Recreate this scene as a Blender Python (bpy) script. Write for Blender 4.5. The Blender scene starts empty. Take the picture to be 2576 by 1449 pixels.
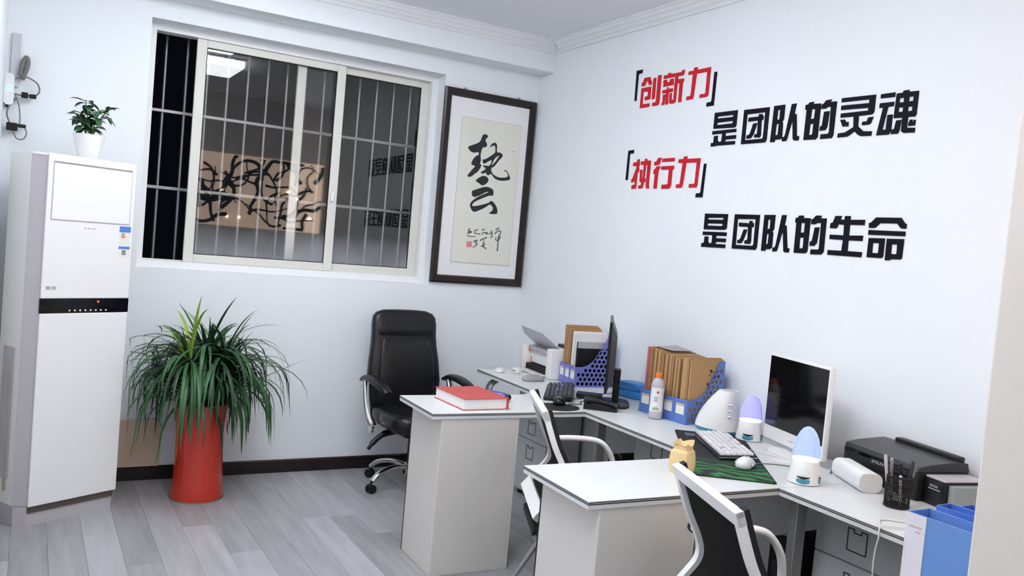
import bpy, bmesh, math, random
from mathutils import Vector, Matrix
from mathutils.geometry import tessellate_polygon

# ------------------------------------------------------------------ camera, world, exposure
sc = bpy.context.scene
col = sc.collection
random.seed(7)

YAW, PITCH, ROLL, FPX = 0.5206301, -0.04839879, 0.08822385, 2136.5
fw = Vector((math.sin(YAW)*math.cos(PITCH), math.cos(YAW)*math.cos(PITCH), math.sin(PITCH)))
rt = Vector((math.cos(YAW), -math.sin(YAW), 0))
up = rt.cross(fw)
r2 = rt*math.cos(ROLL) + up*math.sin(ROLL)
u2 = up*math.cos(ROLL) - rt*math.sin(ROLL)
cam = bpy.data.cameras.new('camera')
cam.sensor_width = 36.0
cam.lens = FPX/2576*36.0
cam.clip_start = 0.02
cam_o = bpy.data.objects.new('camera', cam)
mw = Matrix((r2, u2, -fw)).transposed().to_4x4()
mw.translation = (0, 0, 1.55)
cam_o.matrix_world = mw
col.objects.link(cam_o)
sc.camera = cam_o

world = bpy.data.worlds.new('night')
sc.world = world
world.use_nodes = True
world.node_tree.nodes['Background'].inputs[0].default_value = (0.004, 0.005, 0.008, 1)
world.node_tree.nodes['Background'].inputs[1].default_value = 0.4

sc.view_settings.view_transform = 'Standard'
sc.view_settings.look = 'None'
sc.view_settings.gamma = 1.0
sc.view_settings.use_curve_mapping = False
sc.view_settings.exposure = 0.40
try:
    sc.cycles.use_denoising = True
    sc.cycles.max_bounces = 6
    sc.cycles.diffuse_bounces = 4
    sc.cycles.glossy_bounces = 3
    sc.cycles.transmission_bounces = 4
    sc.cycles.use_light_tree = False
    sc.cycles.caustics_reflective = False
    sc.cycles.caustics_refractive = False
    sc.cycles.use_adaptive_sampling = True
    sc.cycles.adaptive_threshold = 0.05
    sc.cycles.adaptive_min_samples = 16
    sc.cycles.transparent_max_bounces = 16
    sc.cycles.sample_clamp_indirect = 8
except Exception:
    pass
LAMP_L = 9.6             # radiance of the office ceiling panel over the desks
FILL_LB, FILL_LF = 10.5, 12.0   # added fill panels near the window wall / near the doorway
FILL_L2 = 11.0           # radiance of the added fill panel in the room behind the doorway

# room dimensions (metres): x to the right, y into the picture, z up
XL, XR, YB, HC = -0.15, 3.107, 5.292, 2.985
ZT = 0.765               # desk top height

# ------------------------------------------------------------------ materials
def s2l(c):
    return c/12.92 if c <= 0.04045 else ((c+0.055)/1.055)**2.4
def rgb(r, g, b):
    return (s2l(r/255), s2l(g/255), s2l(b/255), 1)
MATS = {}
def mat(name, c, rough=0.5, metal=0.0, var=0.04, scale=8.0, bump=0.0, bscale=60.0, spec=0.5, emit=None, estr=0.0,
        trans=0.0, ior=1.45, alpha=1.0, coat=0.0):
    if name in MATS:
        return MATS[name]
    m = bpy.data.materials.new(name); m.use_nodes = True
    nt = m.node_tree; p = nt.nodes['Principled BSDF']
    tc = nt.nodes.new('ShaderNodeTexCoord')
    nz = nt.nodes.new('ShaderNodeTexNoise'); nz.inputs['Scale'].default_value = scale; nz.inputs['Detail'].default_value = 3
    nt.links.new(tc.outputs['Object'], nz.inputs['Vector'])
    mx = nt.nodes.new('ShaderNodeMix'); mx.data_type = 'RGBA'
    lo = tuple(max(0, x*(1-var)) for x in c[:3])+(1,)
    hi = tuple(min(1, x*(1+var)) for x in c[:3])+(1,)
    mx.inputs[6].default_value = lo; mx.inputs[7].default_value = hi
    nt.links.new(nz.outputs['Fac'], mx.inputs[0])
    nt.links.new(mx.outputs[2], p.inputs['Base Color'])
    p.inputs['Roughness'].default_value = rough
    p.inputs['Metallic'].default_value = metal
    p.inputs['Specular IOR Level'].default_value = spec
    p.inputs['IOR'].default_value = ior
    p.inputs['Transmission Weight'].default_value = trans
    p.inputs['Alpha'].default_value = alpha
    p.inputs['Coat Weight'].default_value = coat
    if emit:
        p.inputs['Emission Color'].default_value = emit
        p.inputs['Emission Strength'].default_value = estr
    if bump:
        nb = nt.nodes.new('ShaderNodeTexNoise'); nb.inputs['Scale'].default_value = bscale; nb.inputs['Detail'].default_value = 4
        nt.links.new(tc.outputs['Object'], nb.inputs['Vector'])
        b = nt.nodes.new('ShaderNodeBump'); b.inputs['Strength'].default_value = bump; b.inputs['Distance'].default_value = 0.002
        nt.links.new(nb.outputs['Fac'], b.inputs['Height'])
        nt.links.new(b.outputs['Normal'], p.inputs['Normal'])
    MATS[name] = m
    return m

def glass_mat(name, refl=0.045, pale_film=0.0, tint=(1, 1, 1, 1)):
    m = bpy.data.materials.new(name); m.use_nodes = True
    nt = m.node_tree; nt.nodes.clear()
    out = nt.nodes.new('ShaderNodeOutputMaterial')
    tr = nt.nodes.new('ShaderNodeBsdfTransparent'); tr.inputs[0].default_value = tint
    gl = nt.nodes.new('ShaderNodeBsdfGlossy'); gl.inputs['Roughness'].default_value = 0.012
    mx = nt.nodes.new('ShaderNodeMixShader'); mx.inputs[0].default_value = refl
    nt.links.new(tr.outputs[0], mx.inputs[1]); nt.links.new(gl.outputs[0], mx.inputs[2])
    last = mx
    if pale_film:
        df = nt.nodes.new('ShaderNodeBsdfDiffuse'); df.inputs[0].default_value = (0.55, 0.58, 0.62, 1)
        tc = nt.nodes.new('ShaderNodeTexCoord'); nz = nt.nodes.new('ShaderNodeTexNoise')
        nz.inputs['Scale'].default_value = 5; nz.inputs['Detail'].default_value = 6
        nt.links.new(tc.outputs['Object'], nz.inputs['Vector'])
        sp = nt.nodes.new('ShaderNodeSeparateXYZ'); nt.links.new(tc.outputs['Object'], sp.inputs[0])
        mr = nt.nodes.new('ShaderNodeMapRange')     # pale diffuse film, denser towards the lower rail
        mr.inputs['From Min'].default_value = 0.20; mr.inputs['From Max'].default_value = 0.0
        mr.inputs['To Min'].default_value = 0.012; mr.inputs['To Max'].default_value = pale_film
        nt.links.new(sp.outputs['Z'], mr.inputs['Value'])
        ml = nt.nodes.new('ShaderNodeMath'); ml.operation = 'MULTIPLY'
        nt.links.new(mr.outputs[0], ml.inputs[0]); nt.links.new(nz.outputs['Fac'], ml.inputs[1])
        m2 = nt.nodes.new('ShaderNodeMixShader')
        nt.links.new(ml.outputs[0], m2.inputs[0]); nt.links.new(mx.outputs[0], m2.inputs[1]); nt.links.new(df.outputs[0], m2.inputs[2])
        last = m2
    nt.links.new(last.outputs[0], out.inputs[0])
    MATS[name] = m
    return m

wall_m   = mat('wall_paint', rgb(242, 246, 250), 0.75, var=0.012, scale=2.0, bump=0.05, bscale=120, spec=0.25)
ceil_m   = mat('ceiling_paint', rgb(240, 242, 247), 0.85, var=0.012, scale=2.0, spec=0.2)
trimw_m  = mat('white_moulding', rgb(238, 240, 243), 0.6, var=0.01)
beige_m  = mat('beige_paint', rgb(226, 216, 207), 0.75, var=0.012, scale=3, bump=0.04, bscale=150, spec=0.25)
base_m   = mat('dark_skirting', rgb(38, 27, 27), 0.35, var=0.25, scale=14)
alu_m    = mat('cream_aluminium', rgb(226, 225, 217), 0.45, var=0.03)
aluw_m   = mat('white_aluminium', rgb(240, 241, 243), 0.45, var=0.015)
steel_m  = mat('galvanised_steel', rgb(150, 150, 152), 0.4, 0.6, var=0.12, scale=30)
chrome_m = mat('chrome', rgb(215, 215, 215), 0.12, 1.0, var=0.02)
silver_m = mat('silver_metal', rgb(168, 168, 168), 0.35, 0.8, var=0.05)
white_m  = mat('white_plastic', rgb(240, 240, 240), 0.35, var=0.015)
acw_m    = mat('appliance_white', rgb(243, 243, 243), 0.3, var=0.01)
acg_m    = mat('appliance_grey', rgb(190, 185, 190), 0.4, var=0.015)
acs_m    = mat('appliance_side', rgb(238, 237, 233), 0.4, var=0.015)
black_m  = mat('black_plastic', rgb(22, 23, 26), 0.38, var=0.15)
blackg_m = mat('black_gloss', rgb(12, 12, 15), 0.08, var=0.1)
bmatte_m = mat('black_matte', rgb(26, 26, 28), 0.7, var=0.2)
desk_m   = mat('desk_laminate', rgb(222, 225, 225), 0.3, var=0.01, scale=3)
deskp_m  = mat('desk_panel', rgb(222, 217, 211), 0.5, var=0.02, scale=3)
stripe_m = mat('edge_stripe', rgb(45, 44, 44), 0.4, var=0.05)
grey_m   = mat('grey_steel_sheet', rgb(204, 207, 208), 0.55, var=0.03)
dgrey_m  = mat('dark_grey_line', rgb(52, 54, 56), 0.5)
leather_m= mat('black_leather', rgb(20, 21, 27), 0.33, var=0.12, bump=0.12, bscale=180)
mesh_m   = mat('black_mesh_fabric', rgb(24, 22, 22), 0.85, var=0.3, scale=220, bump=0.4, bscale=500, spec=0.2)
red_m    = mat('red_glaze', rgb(200, 52, 34), 0.18, var=0.06, scale=5, coat=0.5)
soil_m   = mat('potting_soil', rgb(52, 40, 32), 0.95, var=0.4, scale=60, bump=0.6)
leaf_m   = mat('strap_leaf', rgb(52, 96, 54), 0.42, var=0.35, scale=6)
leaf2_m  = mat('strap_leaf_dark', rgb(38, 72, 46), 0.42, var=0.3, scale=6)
leafy_m  = mat('young_leaf', rgb(150, 184, 72), 0.42, var=0.2, scale=6)
leafs_m  = mat('small_leaf', rgb(62, 100, 66), 0.4, var=0.4, scale=25)
stem_m   = mat('plant_stem', rgb(90, 105, 60), 0.6)
frame_m  = mat('dark_wood_frame', rgb(36, 27, 26), 0.3, var=0.3, scale=18)
matb_m   = mat('picture_mount', rgb(240, 240, 241), 0.7, var=0.01)
paper_m  = mat('rice_paper', rgb(231, 230, 219), 0.8, var=0.02)
ink_m    = mat('ink', rgb(40, 46, 48), 0.7, var=0.25, scale=60)
inkl_m   = mat('pale_ink', rgb(112, 112, 108), 0.8, var=0.25, scale=80)
seal_m   = mat('seal_red', rgb(226, 140, 146), 0.8, var=0.1, scale=90)
letterk_m= mat('black_letter', rgb(20, 21, 30), 0.6, var=0.03, spec=0.15)
letterr_m= mat('red_letter', rgb(206, 40, 50), 0.6, var=0.03, spec=0.15)
bookr_m  = mat('red_book_cloth', rgb(192, 82, 80), 0.6, var=0.06, scale=14)
pages_m  = mat('page_block', rgb(238, 236, 236), 0.8, var=0.03, scale=3)
blue_m   = mat('blue_plastic', rgb(96, 128, 200), 0.35, var=0.03)
viol_m   = mat('violet_blue_plastic', rgb(120, 124, 196), 0.35, var=0.03)
kraft_m  = mat('kraft_card', rgb(186, 148, 104), 0.75, var=0.12, scale=25)
kraft2_m = mat('kraft_card_dark', rgb(164, 124, 86), 0.75, var=0.12, scale=25)
pink_m   = mat('pink_folder', rgb(214, 112, 128), 0.5, var=0.05)
card_m   = mat('label_card', rgb(236, 236, 226), 0.7, var=0.02)
cable_m  = mat('grey_cable', rgb(120, 116, 114), 0.5)
cablew_m = mat('white_cable', rgb(225, 225, 225), 0.5)
teal_m   = mat('teal_plastic', rgb(70, 150, 175), 0.35)
orange_m = mat('orange_cap', rgb(246, 132, 52), 0.4)
otape_m  = mat('orange_tape', rgb(244, 140, 110), 0.6)
clear_m  = mat('clear_plastic', rgb(240, 242, 246), 0.08, trans=0.92, ior=1.2, var=0.0)
bag_m    = mat('brown_paper', rgb(232, 204, 154), 0.8, var=0.08, scale=30, bump=0.5, bscale=40)
tint_m   = mat('pale_peach', rgb(226, 203, 178), 0.7, var=0.03)
winglass = glass_mat('window_glass', 0.045, pale_film=0.6)

def floor_material():
    m = bpy.data.materials.new('grey_wood_plank'); m.use_nodes = True
    nt = m.node_tree; p = nt.nodes['Principled BSDF']
    tc = nt.nodes.new('ShaderNodeTexCoord'); oi = nt.nodes.new('ShaderNodeObjectInfo')
    mp = nt.nodes.new('ShaderNodeMapping'); mp.inputs['Scale'].default_value = (14, 1.3, 1)
    ad = nt.nodes.new('ShaderNodeVectorMath'); ad.operation = 'ADD'
    cb = nt.nodes.new('ShaderNodeCombineXYZ'); ml = nt.nodes.new('ShaderNodeMath'); ml.operation = 'MULTIPLY'; ml.inputs[1].default_value = 37
    nt.links.new(oi.outputs['Random'], ml.inputs[0]); nt.links.new(ml.outputs[0], cb.inputs[0]); nt.links.new(ml.outputs[0], cb.inputs[1])
    nt.links.new(tc.outputs['Object'], ad.inputs[0]); nt.links.new(cb.outputs[0], ad.inputs[1])
    nt.links.new(ad.outputs[0], mp.inputs[0])
    nz = nt.nodes.new('ShaderNodeTexNoise'); nz.inputs['Scale'].default_value = 1.6; nz.inputs['Detail'].default_value = 6
    nt.links.new(mp.outputs[0], nz.inputs['Vector'])
    a = nt.nodes.new('ShaderNodeMath'); a.operation = 'MULTIPLY_ADD'; a.inputs[1].default_value = 0.55; a.inputs[2].default_value = -0.05
    nt.links.new(nz.outputs['Fac'], a.inputs[0])
    b = nt.nodes.new('ShaderNodeMath'); b.operation = 'MULTIPLY_ADD'; b.inputs[1].default_value = 0.30
    nt.links.new(oi.outputs['Random'], b.inputs[0]); nt.links.new(a.outputs[0], b.inputs[2])
    cr = nt.nodes.new('ShaderNodeValToRGB')
    cr.color_ramp.elements[0].color = rgb(134, 134, 137); cr.color_ramp.elements[0].position = 0.05
    cr.color_ramp.elements[1].color = rgb(196, 195, 199); cr.color_ramp.elements[1].position = 0.7
    nt.links.new(b.outputs[0], cr.inputs[0]); nt.links.new(cr.outputs[0], p.inputs['Base Color'])
    p.inputs['Roughness'].default_value = 0.38; p.inputs['Specular IOR Level'].default_value = 0.4
    bp = nt.nodes.new('ShaderNodeBump'); bp.inputs['Strength'].default_value = 0.08; bp.inputs['Distance'].default_value = 0.002
    nt.links.new(nz.outputs['Fac'], bp.inputs['Height']); nt.links.new(bp.outputs[0], p.inputs['Normal'])
    return m
plank_m = floor_material()

# ------------------------------------------------------------------ mesh helpers
class B:
    """collects geometry for ONE mesh object"""
    def __init__(self):
        self.v = []; self.f = []
    def add(self, vs, fs):
        o = len(self.v)
        self.v += [Vector(p) for p in vs]
        self.f += [tuple(i+o for i in f) for f in fs]
        return self
    def box(self, x0, x1, y0, y1, z0, z1, bev=0.0, seg=2):
        if bev <= 0:
            vs = [(x, y, z) for z in (z0, z1) for y in (y0, y1) for x in (x0, x1)]
            return self.add(vs, [(0, 2, 3, 1), (4, 5, 7, 6), (0, 1, 5, 4), (2, 6, 7, 3), (0, 4, 6, 2), (1, 3, 7, 5)])
        bm = bmesh.new(); bmesh.ops.create_cube(bm, size=1)
        for v in bm.verts:
            v.co = Vector(((x0+x1)/2+v.co.x*(x1-x0), (y0+y1)/2+v.co.y*(y1-y0), (z0+z1)/2+v.co.z*(z1-z0)))
        bmesh.ops.bevel(bm, geom=bm.edges[:], offset=bev, segments=seg, profile=0.5, affect='EDGES')
        bm.verts.index_update()
        self.add([v.co.copy() for v in bm.verts], [tuple(v.index for v in f.verts) for f in bm.faces])
        bm.free(); return self
    def cyl(self, p0, p1, r0, r1=None, n=20, cap=True):
        r1 = r0 if r1 is None else r1
        p0 = Vector(p0); p1 = Vector(p1); d = (p1-p0).normalized()
        a = d.orthogonal().normalized(); b = d.cross(a)
        vs = []
        for p, r in ((p0, r0), (p1, r1)):
            for i in range(n):
                t = 2*math.pi*i/n; vs.append(p+(a*math.cos(t)+b*math.sin(t))*r)
        fs = [(i, (i+1) % n, n+(i+1) % n, n+i) for i in range(n)]
        if cap: fs += [tuple(range(n-1, -1, -1)), tuple(range(n, 2*n))]
        return self.add(vs, fs)
    def lathe(self, prof, n=32, c=(0, 0, 0), cap=True):
        vs = []; c = Vector(c)
        for r, z in prof:
            for i in range(n):
                t = 2*math.pi*i/n; vs.append(c+Vector((r*math.cos(t), r*math.sin(t), z)))
        fs = []
        for k in range(len(prof)-1):
            for i in range(n):
                j = (i+1) % n; fs.append((k*n+i, k*n+j, (k+1)*n+j, (k+1)*n+i))
        if cap:
            fs.append(tuple(range(n-1, -1, -1))); fs.append(tuple(range((len(prof)-1)*n, len(prof)*n)))
        return self.add(vs, fs)
    def loft(self, rings, cap=True, closed=True):
        n = len(rings[0]); vs = [p for r in rings for p in r]; fs = []
        m = n if closed else n-1
        for k in range(len(rings)-1):
            for i in range(m):
                j = (i+1) % n; fs.append((k*n+i, k*n+j, (k+1)*n+j, (k+1)*n+i))
        if cap and closed:
            fs.append(tuple(range(n-1, -1, -1))); fs.append(tuple(range((len(rings)-1)*n, len(rings)*n)))
        return self.add(vs, fs)
    def tube(self, path, r, n=10, flat=None, cap=True, upv=None):
        """sweep; flat=(a,b) gives an elliptical / flat section"""
        P = [Vector(p) for p in path]; rings = []
        prev = None
        for i, p in enumerate(P):
            d = (P[min(i+1, len(P)-1)]-P[max(i-1, 0)]).normalized()
            if prev is None:
                ref = Vector(upv) if upv else (Vector((0, 0, 1)) if abs(d.z) < 0.9 else Vector((1, 0, 0)))
                a = d.cross(ref).normalized()
            else:
                a = (prev-d*prev.dot(d)).normalized()
            prev = a; b = d.cross(a)
            rr = r[i] if isinstance(r, (list, tuple)) else r
            fa, fb = flat if flat else (1, 1)
            rings.append([p+a*math.cos(2*math.pi*k/n)*rr*fa+b*math.sin(2*math.pi*k/n)*rr*fb for k in range(n)])
        return self.loft(rings, cap)
    def prism(self, contours, h0, h1, mp):
        """contours: outer ring then holes, 2D; mp(a,b,h)->3D"""
        tris = tessellate_polygon([[Vector((a, b, 0)) for a, b in c] for c in contours])
        flat = [p for c in contours for p in c]; N = len(flat)
        vs = [mp(a, b, h0) for a, b in flat]+[mp(a, b, h1) for a, b in flat]
        fs = []
        for t in tris:
            fs.append(tuple(i+N for i in t)); fs.append(tuple(reversed(t)))
        o = 0
        for c in contours:
            n = len(c)
            for i in range(n):
                j = (i+1) % n; fs.append((o+i, o+j, N+o+j, N+o+i))
            o += n
        return self.add(vs, fs)
    def xf(self, M):
        self.v = [M @ p for p in self.v]; return self
    def mesh(self, name, m, smooth=0):
        me = bpy.data.meshes.new(name)
        me.from_pydata([tuple(p) for p in self.v], [], self.f)
        bm = bmesh.new(); bm.from_mesh(me)
        bmesh.ops.recalc_face_normals(bm, faces=bm.faces[:])
        bm.to_mesh(me); bm.free()
        me.materials.append(m)
        if smooth:
            me.polygons.foreach_set('use_smooth', [True]*len(me.polygons))
            me.set_sharp_from_angle(angle=math.radians(smooth))
        return me
    def obj(self, name, m, parent=None, smooth=0):
        return link(name, self.mesh(name, m, smooth), parent)

def link(name, data, parent=None, loc=(0, 0, 0), rz=0):
    o = bpy.data.objects.new(name, data); col.objects.link(o)
    o.location = loc; o.rotation_euler = (0, 0, rz)
    if parent: o.parent = parent
    return o
def tag(o, label, cat, group=None):
    o['label'] = label; o['category'] = cat
    if group: o['group'] = group
    return o
def thing(name, label, cat, loc=(0, 0, 0), rz=0, group=None):
    o = link(name, None, None, loc, rz); o.empty_display_size = 0.05
    return tag(o, label, cat, group)
def struct(o):
    o['kind'] = 'structure'; return o
def copy_tree(o, parent=None):
    c = o.copy(); col.objects.link(c)
    if parent: c.parent = parent
    for ch in [x for x in o.children]:
        copy_tree(ch, c)
    return c
def bez(pts, n=8):
    """Catmull-Rom through the points"""
    P = [Vector(p) for p in pts]; out = []
    for i in range(len(P)-1):
        p0 = P[max(i-1, 0)]; p1 = P[i]; p2 = P[i+1]; p3 = P[min(i+2, len(P)-1)]
        for k in range(n):
            t = k/n
            out.append(0.5*((2*p1)+(p2-p0)*t+(2*p0-5*p1+4*p2-p3)*t*t+(3*p1-p0-3*p2+p3)*t**3))
    out.append(P[-1]); return out
def arc(cx, cy, r, a0, a1, n=8):
    return [(cx+r*math.cos(math.radians(a0+(a1-a0)*i/n)), cy+r*math.sin(math.radians(a0+(a1-a0)*i/n))) for i in range(n+1)]
def circ(cx, cy, r, n=10):
    return [(cx+r*math.cos(2*math.pi*i/n), cy+r*math.sin(2*math.pi*i/n)) for i in range(n)]
def rrect(x0, x1, y0, y1, r, n=4):
    return arc(x1-r, y0+r, r, -90, 0, n)+arc(x1-r, y1-r, r, 0, 90, n)+arc(x0+r, y1-r, r, 90, 180, n)+arc(x0+r, y0+r, r, 180, 270, n)
def sring(w, t, cy, z, n=28, e=0.55, cx=0):
    out = []
    for i in range(n):
        a = 2*math.pi*i/n; c, s = math.cos(a), math.sin(a)
        out.append(Vector((cx+w*math.copysign(abs(c)**e, c), cy+t*math.copysign(abs(s)**e, s), z)))
    return out
XY = lambda a, b, h: (a, b, h)
XZ = lambda a, b, h: (a, h, b)
YZ = lambda a, b, h: (h, a, b)
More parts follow.
